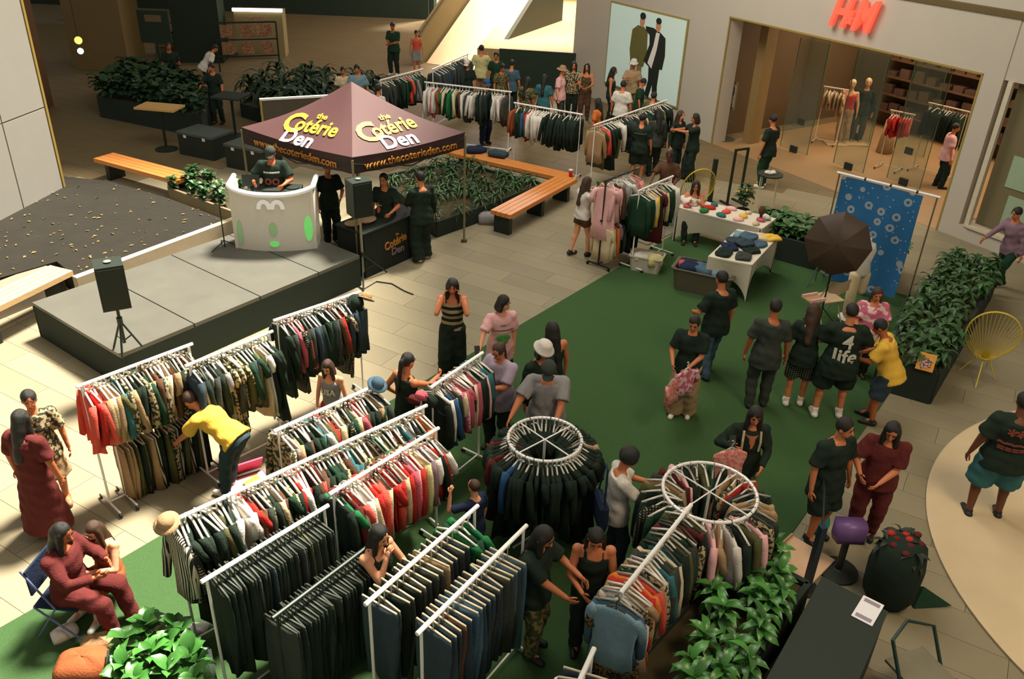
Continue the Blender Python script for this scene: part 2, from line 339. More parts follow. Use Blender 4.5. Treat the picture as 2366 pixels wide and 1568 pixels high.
# poster
def wallquad(s0, s1, z0, z1, d=-.03, th=.03, mb=None): return wbox(mb or MB(), s0, s1, d, d+th, z0, z1)
po = thing('wall_poster', 'large pale backlit fashion poster of two standing people in suits', 'poster')
wallquad(-4.92, -1.44, .62, 3.08, -.05, .05).build('poster_frame', mat('poster frame', (150,136,84), .5), po)
wallquad(-4.87, -1.49, .67, 3.03, -.06, .012).build('poster_sheet', mat('pale print', (186,206,196), .5, var=.03, emit=.25), po)
def flat(name, pts, s0, z0, mt, dd):
    o = MB(); n = len(pts)
    a = [wp(s0+x, dd, z0+z) for x, z in pts]; b = [p-WN*.004 for p in a]
    o.add(a+b, [tuple(range(n, 2*n)), tuple(range(n))[::-1]]+[(i, (i+1) % n, n+(i+1) % n, n+i) for i in range(n)])
    return o.build(name, mt, po)
def oval(cx, cz, rx, rz, n=14): return [(cx+rx*math.cos(2*math.pi*i/n), cz+rz*math.sin(2*math.pi*i/n)) for i in range(n)]
M_k = mat('khaki print', (104,100,54), .6); M_tn = mat('tan print', (134,118,78), .6); M_bk = mat('black print', (30,38,34), .6); M_sk = mat('skin print', (196,140,104), .6); M_wp = mat('white print', (226,224,216), .6)
flat('printed_trousers', [(-.26,-.35),(.26,-.35),(.24,-1.5),(.06,-1.5),(0,-.6),(-.08,-1.5),(-.30,-1.5)], -3.42, 2.2, M_tn, -.062)
flat('printed_coat', [(-.12,.38),(.14,.38),(.34,.26),(.40,-.3),(.30,-.75),(-.3,-.75),(-.40,-.35),(-.36,.22)], -3.40, 2.22, M_k, -.066)
flat('printed_face', oval(-3.34+3.4, .52, .11, .17), -3.40, 2.22, M_sk, -.068)
flat('printed_hair', oval(.07, .66, .13, .1), -3.40, 2.22, M_bk, -.072)
flat('printed_trousers', [(-.28,-.35),(.26,-.35),(.22,-1.2),(.28,-1.62),(.05,-1.62),(0,-1.2),(-.12,-1.62),(-.3,-1.55),(-.2,-1.1)], -2.62, 2.25, M_bk, -.062)
flat('printed_jacket', [(-.55,.38),(-.2,.38),(.12,.3),(.36,.18),(.42,-.3),(.36,-.7),(-.22,-.72),(-.5,-.6),(-.3,-.1),(-.34,.16),(-.52,.26)], -2.62, 2.25, M_bk, -.066)
flat('printed_shirt', [(-.06,.28),(.1,.28),(.04,-.2),(-.1,-.75),(-.3,-.62),(-.12,-.1)], -2.62, 2.25, M_wp, -.069)
flat('printed_face', oval(.0, .46, .11, .16), -2.62, 2.25, M_sk, -.068)
flat('printed_hair', oval(.0, .6, .12, .09), -2.62, 2.25, M_bk, -.072)
# red shop sign
sg = thing('shop_sign', 'glowing red raised letters H&M leaning forward above the shop entrance', 'sign')
M_sign = mat('glowing red letters', (250,84,62), .5, var=0, emit=1.0)
SX = wp(3.82, -.12, 4.0)
for ch, dx, sz, dz in (('H', -.30, .92, 0), ('&', .0, .42, -.06), ('M', .34, .92, 0)):
    tjob('letter', ch, sz, M_sign, sg, frame(SX+WD*dx+Vector((0, 0, dz)), WD, (0, 0, 1)), ext=.05, off=.028 if ch != '&' else .01, shear=.32, sx=.72)
# left hoarding wall
LW0, LW1 = P(135, 430, .42), P(0, 500, .42); LW0.z = LW1.z = 0; LD = (LW1-LW0).normalized(); LN = Vector((LD.y, -LD.x, 0))
LR = Matrix((LD, LN, Vector((0, 0, 1)))).transposed()
if LN.x < 0: pass
M_hoard = mat('pale grey board', (152,150,142), .7, var=.04, scale=3)
hw = MB().box(LW0+LD*6-LN*.0+Vector((0, 0, 4)), (12, .25, 8), M=LR); hw = struct(hw, 'wall_left', mat('hoarding joint', (120,116,104), .8))
for k in range(5):
    for z0, z1 in ((.03, 2.1), (2.13, 4.4), (4.43, 7.9)):
        MB().box(LW0+LD*(.06+1.25*k+.61)+LN*(.13 if LN.x > 0 else .13)+Vector((0, 0, (z0+z1)/2)), (1.22, .02, z1-z0), M=LR).build('board_panel', M_hoard, hw)
        MB().box(LW0+LD*(.06+1.25*k+.61)-LN*.13+Vector((0, 0, (z0+z1)/2)), (1.22, .02, z1-z0), M=LR).build('board_panel', M_hoard, hw)
t = MB().box(LW0+Vector((0, 0, 4)), (.06, .3, 8), M=LR); t.box(LW0+LD*6+Vector((0, 0, .02)), (12, .32, .04), M=LR); struct(t, 'trim_5', mat('ochre edge trim', (150,128,62), .5))
# dirt bed with leaf litter, kerb
BED = [tuple(P(x,y,.45)[:2]) for x, y in ((300,600),(540,512),(390,455),(250,415),(60,395),(-500,600),(-60,655),(130,600),(170,632))]
MB().prism([tuple(p) for p in BED], -.01, .42).build('soil', mat('shade-darkened bed soil', (27,24,14), .95, var=.5, scale=2.2, bump=.6)); tag(bpy.data.objects['soil'], 'dark planting bed of bare soil beside the left grey wall', 'soil', kind='stuff')  # soil colour darkened to stand in for the shade over the bed
mb = MB()
for _ in range(520):
    x, y = random.uniform(-12, -5.2), random.uniform(11.5, 18)
    if inpoly(x, y, BED):
        r = random.uniform(.012, .035); R = Matrix.Rotation(random.random()*6, 3, 'Z') @ Matrix.Rotation(random.uniform(-.5, .5), 3, 'X')
        c = Vector((x, y, .435)); mb.add([c+R @ Vector(p) for p in ((-r*1.6, 0, 0), (0, -r*.7, .008), (r*1.6, 0, 0), (0, r*.7, .008))], [(0, 1, 2, 3)])
tag(mb.build('leaf_litter', mat('dry leaves', (120,102,52), .8, var=.5, scale=.7)), 'scattered dry yellow leaves lying on the soil bed', 'leaves', kind='stuff')
def bar(mb, a, b, w, z0, z1):
    a, b = Vector(a), Vector(b); d = (b-a); c = (a+b)/2; return mb.box((c.x, c.y, (z0+z1)/2), (d.length, w, z1-z0), math.atan2(d.y, d.x))
k = MB(); bar(k, P(172,640,.6), P(550,500,.6), .13, 0, .6); k = k.build('kerb_wall', mat('pale kerb stone', (196,180,150), .7)); tag(k, 'pale narrow kerb along the soil bed behind the stage', 'kerb')
# stage
SA, SB, SC = P(275,820,.6), P(45,705,.6), P(825,592,.6); SU = (SC-SA).normalized(); SV = Vector((-SU.y, SU.x, 0))
stg = thing('stage', 'low black modular stage with scuffed grey deck panels and black skirting', 'stage', (SA.x, SA.y, 0), math.atan2(SU.y, SU.x))
SLn = 4.62; SWd = 2.44; M_deck = mat('scuffed grey stage deck', (88,88,80), .42, var=.2, scale=2.5, spec=.5); M_skirt = mat('black stage skirt', (32,44,36), .85, var=.1)
for i in range(4):
    w0 = i*1.22; MB().box((w0+min(1.22, SLn-w0)/2, SWd/2, .57), (min(1.22, SLn-w0)-.02, SWd-.01, .06)).build('deck_panel', M_deck, stg)
MB().box((SLn/2, .02, .27), (SLn, .03, .54)).build('skirt', M_skirt, stg); MB().box((.02, SWd/2, .27), (.03, SWd-.02, .54)).build('skirt', M_skirt, stg)
MB().box((SLn-.02, SWd/2, .27), (.03, SWd-.02, .54)).build('skirt', M_skirt, stg); MB().box((SLn/2, SWd-.02, .27), (SLn, .03, .54)).build('skirt', M_skirt, stg)
for i in range(4):
    for y in (.15, SWd-.15): MB().cone((.15+i*1.42, y, 0), (.15+i*1.42, y, .54), .03, .03, 8).build('leg', M_blackm, stg)
# benches
def bench(label, a, b, width, z, mt, side=1, thick=.09, legs=(.12, .88), legmat=None, slats=4):
    a, b = Vector(a), Vector(b); d = b-a; L = d.length; g = thing('bench', label, 'bench', (a.x, a.y, 0), math.atan2(d.y, d.x))
    for k in range(slats): MB().box((L/2, side*(width/slats*(k+.5)), z-thick/2), (L, width/slats-.012, thick)).build('slat', mt, g)
    for f in legs: MB().box((L*f, side*width/2, (z-thick)/2), (.12, width*.75, z-thick)).build('leg', legmat or M_blackm, g)
    MB().box((L/2, side*width/2, z-thick-.03), (L*.98, width*.5, .06)).build('frame', M_blackm, g)
    return g
BC = P(1335,413,.48)
bench('orange oak bench arm running towards the camera from the planter corner', P(1180,497,.48), BC, .5, .48, M_wood, 1, legs=(.04, .5, .9))
bench('orange oak bench arm along the far side of the middle planter', P(1055,340,.48), P(1335,413,.48)+Vector((-.06, .36, 0)), .46, .478, M_wood, -1)
bench('orange oak bench beside the soil bed near the black cases', P(262,352,.48), P(452,402,.48), .55, .48, M_wood, -1)
bench('pale sunlit oak bench at the left edge beside the stage', P(-40,745,.5), P(172,640,.5), .5, .62, M_woodp, 1)
bl = MB(); bar(bl, P(-40,680,.4), P(120,618,.4), .5, 0, .4); tag(bl.build('planter_ledge', mat('grey stone ledge', (128,116,100), .8)), 'grey stone ledge behind the pale bench at the left edge', 'ledge')
# planters
def leafmesh(L=.3, W_=.06, curl=.35, n=4):
    mb = MB(); rs = []
    for i in range(n+1):
        t = i/n; w_ = W_*math.sin(math.pi*min(.98, t*.93+.05))**.8; x = L*t*math.cos(curl*t); z = L*.35*t-L*curl*t*t
        rs.append([(x, -w_, z+.01), (x, 0, z-.008), (x, w_, z+.01)])
    vs = [p for r in rs for p in r]; fs = []
    for i in range(n):
        for j in range(2): fs.append((i*3+j, i*3+j+1, i*3+j+4, i*3+j+3))
    return mb.add(vs, fs)
LEAF = {k: leafmesh(*a) for k, a in dict(blade=(.42, .022, .9), lance=(.30, .05, .8), broad=(.22, .065, .6), frond=(.6, .05, 1.1)).items()}
def rosettes(name, spots, kind, mt, parent, nleaf=14, h=.35, s=1.0, cap=300, up=.5):
    """each spot is a plant: leaves in a whorl; the first ones single parts, the rest one joined part"""
    m = LEAF[kind].mesh(name); rest = MB(); n = 0
    for (x, y, z) in spots:
        ph = random.random()*6; tiers = 3
        for i in range(nleaf):
            a = ph+i*2.4; t = i/nleaf; e = up*(1-t)*1.3-.1+random.uniform(-.15, .15); sc = s*random.uniform(.75, 1.2)
            M = Matrix.Translation((x, y, z+h*(1-t*.7))) @ Matrix.Rotation(a, 4, 'Z') @ Matrix.Rotation(-e, 4, 'Y') @ Matrix.Rotation(random.uniform(-.5, .5), 4, 'X') @ Matrix.Scale(sc, 4)
            if n < cap: o = inst(name, m, mt, parent); o.matrix_local = M
            else: rest.add([M @ Vector(v) for v in LEAF[kind].v], LEAF[kind].f)
            n += 1
    if rest.v: o = rest.build('foliage', mt, parent, True); o['kind'] = 'stuff'
def planter(label, poly, h, spots, kind, mt, nleaf=14, lh=.35, s=1.0, cap=0, boxmat=None, rim=True, name='planter', up=.5, soil=True):
    cx = sum(p[0] for p in poly)/len(poly); cy = sum(p[1] for p in poly)/len(poly); g = thing(name, label, 'planter', (cx, cy, 0)); lp = [(p[0]-cx, p[1]-cy) for p in poly]
    for i in range(len(lp)):
        a, b = lp[i], lp[(i+1) % len(lp)]; mb = MB(); bar(mb, (*a, 0), (*b, 0), .06, 0, h); mb.build('side_panel', boxmat or M_skirt, g)
    ip = [(x*.97, y*.97) for x, y in lp]; MB().prism(ip, 0, h-.06).build('soil', mat('dark soil', (66,58,34), .95), g)
    rosettes('leaf', [(x-cx, y-cy, h-.06) for x, y in spots], kind, mt, g, nleaf, lh, s, cap, up); return g
def scatter(poly, n, pad=0, dmin=.15):
    xs = [p[0] for p in poly]; ys = [p[1] for p in poly]; r = []; k = 0
    while len(r) < n and k < n*60:
        k += 1; x, y = random.uniform(min(xs), max(xs)), random.uniform(min(ys), max(ys))
        if inpoly(x, y, poly) and all((x-a)**2+(y-b)**2 > dmin*dmin for a, b in r): r.append((x, y))
    return r
MP = [P(1008,548)[:2], P(1128,505)[:2], P(1252,410,.48)[:2], P(1052,358,.48)[:2], P(880,420,.2)[:2]]; MP = [tuple(p) for p in MP]
planter('middle planter of spiky strap-leaf plants inside the oak bench corner', MP, .34, scatter(MP, 46, dmin=.22), 'blade', M_green, 18, .18, .8, cap=300)
LP2 = [tuple(p[:2]) for p in (P(395,462), P(545,520), P(600,480), P(450,425))]
planter('small planter of bushy green plants behind the light booth', LP2, .3, scatter(LP2, 14, dmin=.15), 'broad', M_green, 20, .3, .8, boxmat=mat('stone rim', (118,108,84), .8))
def ppoly(*pp): return [tuple(P(x, y)[:2]) for x, y in pp]
FP1 = ppoly((235,270),(470,318),(500,262),(300,205)); planter('dark leafy planter beyond the tall cafe table', FP1, .6, scatter(FP1, 50, dmin=.25), 'broad', M_greend, 18, .5, 1.4)
FP2 = ppoly((560,270),(760,330),(900,250),(640,215)); planter('planter of feathery dark palms behind the tent peak', FP2, .4, scatter(FP2, 30, dmin=.35), 'frond', M_greend, 18, .55, 1.2, up=.8)
RPa = [(5.55, 11.25), (6.25, 10.85), (8.9, 14.6), (8.1, 15.1)]
planter('long dark planter of bushy plants along the right turf edge', RPa, .55, scatter(RPa, 46, dmin=.22), 'lance', M_green, 16, .3, .8, cap=200)
RPb = [(5.2, 17.0), (4.75, 16.3), (7.0, 14.75), (7.5, 15.5)]
planter('dark planter of low bushes behind the umbrella and the craft table', RPb, .5, scatter(RPb, 36, dmin=.2), 'broad', M_green, 18, .25, 1.0)
A_, B_ = P(1868,1345,.6), P(1700,1568,.6); dd_ = (B_-A_).normalized(); nn_ = Vector((dd_.y, -dd_.x, 0))
if nn_.x > 0: nn_ = -nn_
BP = [tuple(q[:2]) for q in (A_+nn_*0, A_+dd_*2.6, A_+dd_*2.6+nn_*.78, A_+nn_*.78)]
planter('near planter of large glossy green leaves beside the black counter', BP, .6, [P(x, y, .66)[:2] for x, y in ((1790,1350),(1740,1400),(1700,1330),(1665,1440),(1750,1470),(1620,1500),(1690,1520),(1590,1560),(1660,1580),(1720,1360),(1770,1420),(1640,1390),(1800,1400),(1600,1600),(1720,1560),(1780,1300))], 'lance', M_greenb, 20, .34, .78, cap=320, up=.8)
LPb = [tuple(P(x, y, .3)[:2]) for x, y in ((255,1500),(480,1500),(520,1700),(240,1700))]
planter('near planter of bright glossy leaves at the bottom left', LPb, .3, [P(x, y, .35)[:2] for x, y in ((300,1530),(350,1490),(400,1530),(450,1560),(300,1590),(360,1560),(420,1500),(330,1620),(460,1620),(400,1600))], 'broad', M_greenb, 22, .42, .95, cap=220, up=.8)
sgn = thing('planter_sign', 'small orange and white printed sign leaning on the right planter front', 'sign', P(2140,836,.68), math.radians(-28))
MB().box((0, 0, 0), (.24, .015, .26), M=Matrix.Rotation(-.3, 3, 'X')).build('board', mat('orange card', (226,160,66), .6), sgn); MB().box((0, -.012, -.01), (.15, .01, .15), M=Matrix.Rotation(-.3, 3, 'X')).build('print', mat('pink white print', (220,180,180), .6, pat='floral', rgb2=(120,90,60), ps=2), sgn)
# ================================================================== BACKGROUND
def bbox(a, b, w, z0, z1): mb = MB(); bar(mb, a, b, w, z0, z1); return mb
M_bgd = mat('dark far shopfront', (34,50,36), .8, var=.15, scale=.8); M_bgt = mat('tan stone column', (124,104,66), .7, var=.1, scale=1.5)
w = MB(); bar(w, (-2.2, 44, 0), (8, 44, 0), 1.0, 0, 8); q = P(990,45); q2 = P(640,55); bar(w, (q.x, q.y+.5, 0), (-26, q.y+.5, 0), 1.0, 0, 8); bar(w, (q.x, q.y+.5, 0), (q.x, 44, 0), .4, 0, 8); struct(w, 'wall_far', M_bgd)
q = P(395,150); w = MB(); bar(w, (q.x, q.y+1, 0), (q.x+1.6, q.y+1.2, 0), 1.2, 0, 5); struct(w, 'wall_near_cafe', M_bgd)
q = P(430,135); g = thing('cafe_counter', 'dim tan stepped counter left of the bright far kiosk', 'counter', (q.x, q.y, 0), .1)
for k in range(3): MB().box((0, .3*k, .45+.35*k), (2.0, .3, .06)).build('shelf', M_bgt, g)
MB().box((0, .35, .42), (2.0, .9, .82)).build('body', mat('dim counter front', (86,78,50), .7), g)
q = P(590,155); g = thing('picture_rack', 'black rack with two rows of small tan pictures below the kiosk', 'rack', (q.x, q.y-.6, 0), .35)
for z in (.5, 1.05, 1.6): MB().box((0, 0, z), (2.0, .05, .05)).build('bar', M_blackm, g)
for x in (-1, 1): MB().box((x, 0, .8), (.05, .05, 1.6)).build('post', M_blackm, g)
for i in range(6): MB().box((-.65+.65*(i % 3), -.04, .78+.55*(i//3)), (.4, .02, .4)).build('picture', mat('tan picture', (160,120,84), .7, pat='floral', rgb2=(120,80,60), ps=1.5), g)
q = Zat(186, 118, 24); g = thing('pendant_lamp', 'small bright twin bulb lamp beside the dim brown wall at the upper left', 'lamp', q); MB().ell((0, 0, 0), (.08, .08, .08)).build('bulb', mat('bulb', (255,246,220), .3, emit=4), g); MB().ell((0, 0, .28), (.1, .1, .1)).build('bulb', mat('warm bulb', (250,200,90), .3, emit=2), g); MB().cone((0, 0, .1), (0, 0, 3.6), .012, .012, 6).build('cord', M_blackp, g)
c0 = P(265,165); w = MB().box((c0.x-.5, c0.y+.9, 3), (1.9, 1.5, 6)); struct(w, 'trim_6', M_bgt)
c0 = P(110,280); w = MB().box((c0.x-2.4, c0.y+1.0, 3), (3.6, 1.2, 6)); struct(w, 'trim_7', mat('dim brown wall', (104,74,46), .8))
g = thing('menu_board', 'black hanging menu board on the tan far column', 'board', P(350,150)+Vector((-.2, -.1, 0)))
g.location = Zat(357, 62, c0.y+4); MB().box((0, 0, 0), (.95, .05, .95)).build('board', M_bgd, g); MB().box((0, .03, -g.location.z/2-.2), (.06, .04, g.location.z-.4)).build('post', M_bgd, g); MB().box((0, -.03, .25), (.5, .02, .2)).build('lettering', mat('chalk marks', (110,90,60), .8), g)
kc = P(600,135); g = thing('kiosk', 'pale far kiosk with a bright light tube along its top', 'kiosk', (kc.x, kc.y+.6, 0), .12)
MB().box((0, 0, .8), (1.7, .9, 1.6)).build('body', mat('pale kiosk', (150,134,92), .7), g); MB().box((0, -.46, 1.66), (1.75, .12, .1)).build('light_tube', mat('light tube', (255,250,240), .4, var=0, emit=3.5), g)
MB().box((-.1, -.47, 1.1), (.7, .02, .65)).build('poster', mat('kiosk poster', (176,150,104), .7, pat='floral', rgb2=(150,110,90), ps=1.2), g)
# stairs with parapets at the far concourse
s0 = P(1062,158); sd = Vector((.42, .91, 0)).normalized(); sp = Vector((sd.y, -sd.x, 0)); st = thing('ramp', 'wide pale lit ramp with tan side walls rising at the far side', 'ramp', (s0.x, s0.y, 0), math.atan2(sd.y, sd.x))
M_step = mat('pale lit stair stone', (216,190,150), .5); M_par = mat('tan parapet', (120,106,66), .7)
mb = MB(); mb.add([(0,-1.8,0),(5,-1.8,0),(5,-1.8,2.7),(0,-1.8,.02),(0,1.4,0),(5,1.4,0),(5,1.4,2.7),(0,1.4,.02)],[(0,1,2,3),(7,6,5,4),(0,4,5,1),(1,5,6,2),(2,6,7,3),(3,7,4,0)]); mb.build('ramp_surface', M_step, st)
for y in (1.5, -1.85):
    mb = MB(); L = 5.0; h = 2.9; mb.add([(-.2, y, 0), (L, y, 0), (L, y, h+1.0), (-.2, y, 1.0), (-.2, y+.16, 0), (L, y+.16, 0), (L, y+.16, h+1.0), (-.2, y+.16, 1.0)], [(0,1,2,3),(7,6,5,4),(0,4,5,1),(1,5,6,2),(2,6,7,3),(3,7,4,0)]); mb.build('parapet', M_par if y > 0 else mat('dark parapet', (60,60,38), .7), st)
mb = MB().tube([(-.2, 1.58, 1.15), (L, 1.58, h+1.15)], .04); mb.build('handrail', M_bgt, st)
a0 = Zat(1168, 112, 29.8); a1 = Zat(1345, 128, 29.4); w = MB(); bar(w, (a0.x-.2, a0.y+7, 0), (a1.x+1, a1.y+7, 0), 14, 0, a0.z-.02); w = struct(w, 'floor_upper', mat('raised walkway stone', (168,142,96), .5))
bar(MB(), (a0.x-.2, a0.y-.03, 0), (a1.x+1, a1.y-.05, 0), .06, 0, a0.z).build('front_panel', M_bgd, w)
# far cafe table, tall tables
def talltable(label, top, foot, sz, mt, rz=0, z=1.08, solid=False):
    f = P(*foot); g = thing('tall_table', label, 'table', f, rz); MB().box((0, 0, z), sz).build('tabletop', mt, g)
    MB().lathe([(.28, 0), (.28, .02), (.06, .05), (.04, .06)], n=20).build('base', M_blackm, g); MB().cone((0, 0, .05), (0, 0, z-.02), .035, .035, 10).build('pole', M_blackm, g)
talltable('tall cafe table with a pale oak top on one black pole', 0, (385,345), (1.05, .6, .05), mat('pale oak top', (196,156,96), .5), -.15)
talltable('tall cafe table with a dark top beside the standing person in black', 0, (545,315), (.8, .7, .05), M_blackp, -.2)
for j, (x, y) in enumerate(((480,355),(590,385))):
    c = P(x, y); g = thing('equipment_case', ['large closed black equipment case, the farther one', 'large closed black equipment case nearer the light booth'][j], 'case', c, -.42)
    MB().box((0, 0, .27), (1.1, .75, .54)).build('body', M_blackp, g); MB().box((0, 0, .56), (1.14, .79, .06)).build('lid', mat('grey case lid', (74,84,80), .4), g)
    for sx in (-1, 1): MB().box((sx*.3, -.38, .5), (.08, .03, .08)).build('latch', M_chrome, g)
# ================================================================== TENT
TL_, TR_, TF_ = P(562,330,1.95), P(1074,341,1.95), P(816,402,1.95); TB_ = TL_+TR_-TF_; TC = (TL_+TR_)/2; apex = Zat(806, 188, TC.y); apex = Vector((TC.x, TC.y, apex.z))
tent = thing('canopy_tent', 'maroon pop-up canopy tent with yellow and white lettering on thin legs', 'tent', (TC.x, TC.y, 0)); T0 = Vector((TC.x, TC.y, 0))
M_can = mat('maroon canopy cloth', (82,52,52), .7, var=.06, scale=2); M_val = mat('dark maroon valance', (52,36,34), .8, var=.05)
M_yel = mat('yellow print', (236,184,62), .6, var=.02); M_gold = mat('gold print', (176,118,44), .6, var=.02); M_lil = mat('pale lilac print', (206,190,200), .6, var=.02)
corners = [TL_-T0, TF_-T0, TR_-T0, TB_-T0]; ap = apex-T0; up = Vector((0, 0, .30))
for i in range(4):
    a, b = corners[i]+up, corners[(i+1) % 4]+up
    def fn(u, v, a=a, b=b):
        p = a.lerp(b, u)*(1-v)+ap*v; sag = math.sin(math.pi*u)*(1-v)*.05+math.sin(math.pi*v)*.10*(.4+.6*abs(2*u-1)**2); return p-Vector((0, 0, sag))
    pn = MB().sheet(fn, 14, 12).build('canopy_panel', M_can, tent, True)
    n = (b-a).cross(ap-a).normalized(); mid = (a+b)/2; upv = (ap-mid).normalized(); x = (b-a).normalized()
    def vf(u, v, a=a, b=b, mid=mid):
        nrm = Vector((mid.x, mid.y, 0)).normalized(); return a.lerp(b, u)-Vector((0, 0, .30*v+math.sin(math.pi*u)*.05))+nrm*.012*math.sin(u*40)*v
    vl = MB().sheet(vf, 40, 3).build('valance', M_val, tent, True)
    if i < 2:
        fx, fy = (.5, .30) if i == 0 else (.44, .32)
        cc = a.lerp(b, fx)*(1-fy)+ap*fy-n*.03
        def post(c, k=1): return c
        M = frame(cc, x, upv)
        Ls, Hs = (b-a).length, (ap-mid).length
        def on_cloth(F, a=a, mid=mid, x=x, upv=upv, n=n, Ls=Ls, Hs=Hs):   # the print follows the sag of the cloth
            def f(c):
                p = F @ Vector((c.x, c.y, 0)); r = p-mid; yp = n.cross(x); be = r.dot(yp)/upv.dot(yp); al = r.dot(x)-be*upv.dot(x); v = min(.97, max(0, be/Hs)); u = min(1, max(0, .5+al/(Ls*(1-v))))
                sg = math.sin(math.pi*u)*(1-v)*.05+math.sin(math.pi*v)*.10*(.4+.6*abs(2*u-1)**2)
                return mid+x*al+upv*be-Vector((0, 0, sg))+n*(.016+c.z)
            return f
        Mr = M @ Matrix.Rotation(.06, 4, 'Z'); I4 = Matrix.Identity(4)
        for txt, sz, mt_, F, o_, sx_ in (('the', .17, M_yel, Mr @ Matrix.Translation((.10, .25, 0)), .005, 1.1), ('C', .64, M_yel, Mr @ Matrix.Translation((-.44, .0, 0)), .020, 1), ('otérie', .46, M_yel, Mr @ Matrix.Translation((.13, .0, 0)), .011, .88), ('Den', .46, M_lil, M @ Matrix.Translation((.05 if i else -.1, -.33, 0)), .013, .98)):
            tjob('lettering', txt, sz, mt_, pn, I4, ext=.003, off=o_, sx=sx_, post=on_cloth(F))
        nrm = Vector((mid.x, mid.y, 0)).normalized()
        tjob('lettering', 'www.thecoterieden.com', .20, M_gold, vl, frame(mid-Vector((0, 0, .2))+nrm*.028, x, (0, 0, 1)), ext=.012, sx=1.05)
for c in corners:
    g = MB().tube([(c.x, c.y, 0), (c.x, c.y, 2.2)], .022, 8).build('leg', mat('tent leg', (134,128,96), .4, metal=.4), tent); MB().box((c.x, c.y, .01), (.12, .12, .02)).build('foot', M_blackm, g)
for i in range(4):
    a, b = corners[i], corners[(i+1) % 4]; m_ = (a+b)/2
    MB().tube([a+Vector((0, 0, .18)), m_-Vector((0, 0, .1)), b+Vector((0, 0, .18))], .014, 6).build('truss_bar', M_blackm, tent)
# table with black cloth under the tent
TBa, TBb = P(852,642), P(970,588); TBd = (TBb-TBa).normalized(); TBn = Vector((-TBd.y, TBd.x, 0)); TBr = math.atan2(TBd.y, TBd.x)
tb = thing('booth_table', 'table under the tent with a fitted black cloth bearing the tent lettering', 'table', (TBa+TBb)/2+TBn*.37, TBr)
MB().box((0, 0, .43), (1.5, .7, .86)).build('cloth', mat('black table cloth', (28,34,30), .9), tb); MB().box((0, 0, .875), (1.54, .74, .03)).build('tabletop', M_blackp, tb)
tjob('lettering', 'Cotérie', .22, M_gold, tb, frame((0.05, -.36, .48), (1, 0, 0), (0, 0, 1)) @ Matrix.Rotation(.12, 4, 'Z'), ext=.006, off=.006, sx=.85)
tjob('lettering', 'Den', .2, mat('dull lilac print', (120,104,110), .6), tb, frame((0.1, -.36, .3), (1, 0, 0), (0, 0, 1)), ext=.006, off=.005)
tjob('lettering', 'the', .07, M_gold, tb, frame((0.1, -.36, .62), (1, 0, 0), (0, 0, 1)), ext=.006)
tbm = Matrix.Translation(tb.location) @ Matrix.Rotation(TBr, 4, 'Z')
for x, lab, r, h, col in ((-.7, 'brown cap lying on the black cloth table', .1, .08, 'brown'), (-.35, 'long tan basket on the black cloth table', .14, .07, 'tan'), (.1, 'small tan bust wearing a hat, the left one under the tent', .06, .3, 'orange'), (.5, 'small tan bust wearing a hat, the right one under the tent', .06, .3, 'tan')):
    g = thing('display_item', lab, 'goods', tbm @ Vector((x*.9, .05, .89))); MB().lathe([(r, 0), (r*1.1, h*.3), (r*.8, h*.7), (r*.3, h)], n=14).build('body', fab(col), g); MB().lathe([(r*1.5, h*.72), (r*1.5, h*.76), (r*.8, h*.8), (r*.6, h*1.1), (.001, h*1.12)], n=14).build('brim', fab('beige'), g)
# screen behind tent
pb = P(650,330); g = thing('display_screen', 'dark grey panel with a pale metal edge standing behind the tent', 'screen', Zat(722, 262, 18.6), math.radians(22)); MB().box((0, 0, -.1), (2.1, .05, .9)).build('panel', mat('grey screen', (72,68,56), .6), g)
MB().box((0, 0, .36), (2.16, .07, .04)).build('edge_strip', M_chrome, g); MB().box((-1.06, 0, -.1), (.04, .07, .9)).build('edge_strip', mat('ochre edge trim', (150,128,62)), g)
for sx in (-.9, .9): MB().cone((sx, 0, -g.location.z), (sx, 0, -.5), .03, .03, 8).build('leg', M_blackm, g)
# light booth on stage
bo = thing('dj_booth', 'white glossy curved booth with green glow patches and a white arched emblem', 'booth', P(640,572,.6), math.radians(5))
M_booth = mat('white booth plastic', (216,212,200), .35, var=.04); M_bt = mat('booth rim', (236,236,232), .3, emit=.15, var=0)
bm_ = MB(); n = 16; H_ = 1.05
def bx(u): return -.70+1.4*u, -.16*math.sin(math.pi*u)**.7*1.0-.0
for z0, z1, e in ((0, H_, 0),):
    bm_.sheet(lambda u, v: Vector((bx(u)[0]*(1+.03*v), bx(u)[1], v*H_+.10*v*abs(2*u-1)**3)), 20, 6)
    bm_.sheet(lambda u, v: Vector((bx(1-u)[0]*.94, bx(1-u)[1]+.06, v*H_)), 20, 2)
bm_.box((-.69, .22, H_/2+.04), (.06, .5, H_+.08)); bm_.box((.69, .22, H_/2+.04), (.06, .5, H_+.08)); bm_.build('body', M_booth, bo)
rr = [Vector((bx(u/20)[0]*1.03, bx(u/20)[1], H_+.10*abs(2*u/20-1)**3)) for u in range(21)]
MB().tube([Vector((-.72, .5, H_+.12))]+rr+[Vector((.72, .5, H_+.12))], .045, 8).build('rim', M_bt, bo)
MB().box((0, .24, H_-.14), (1.3, .5, .04)).build('shelf', M_blackp, bo)
M_gl = mat('green light patch', (120,226,120), .4, var=.1, emit=.35)
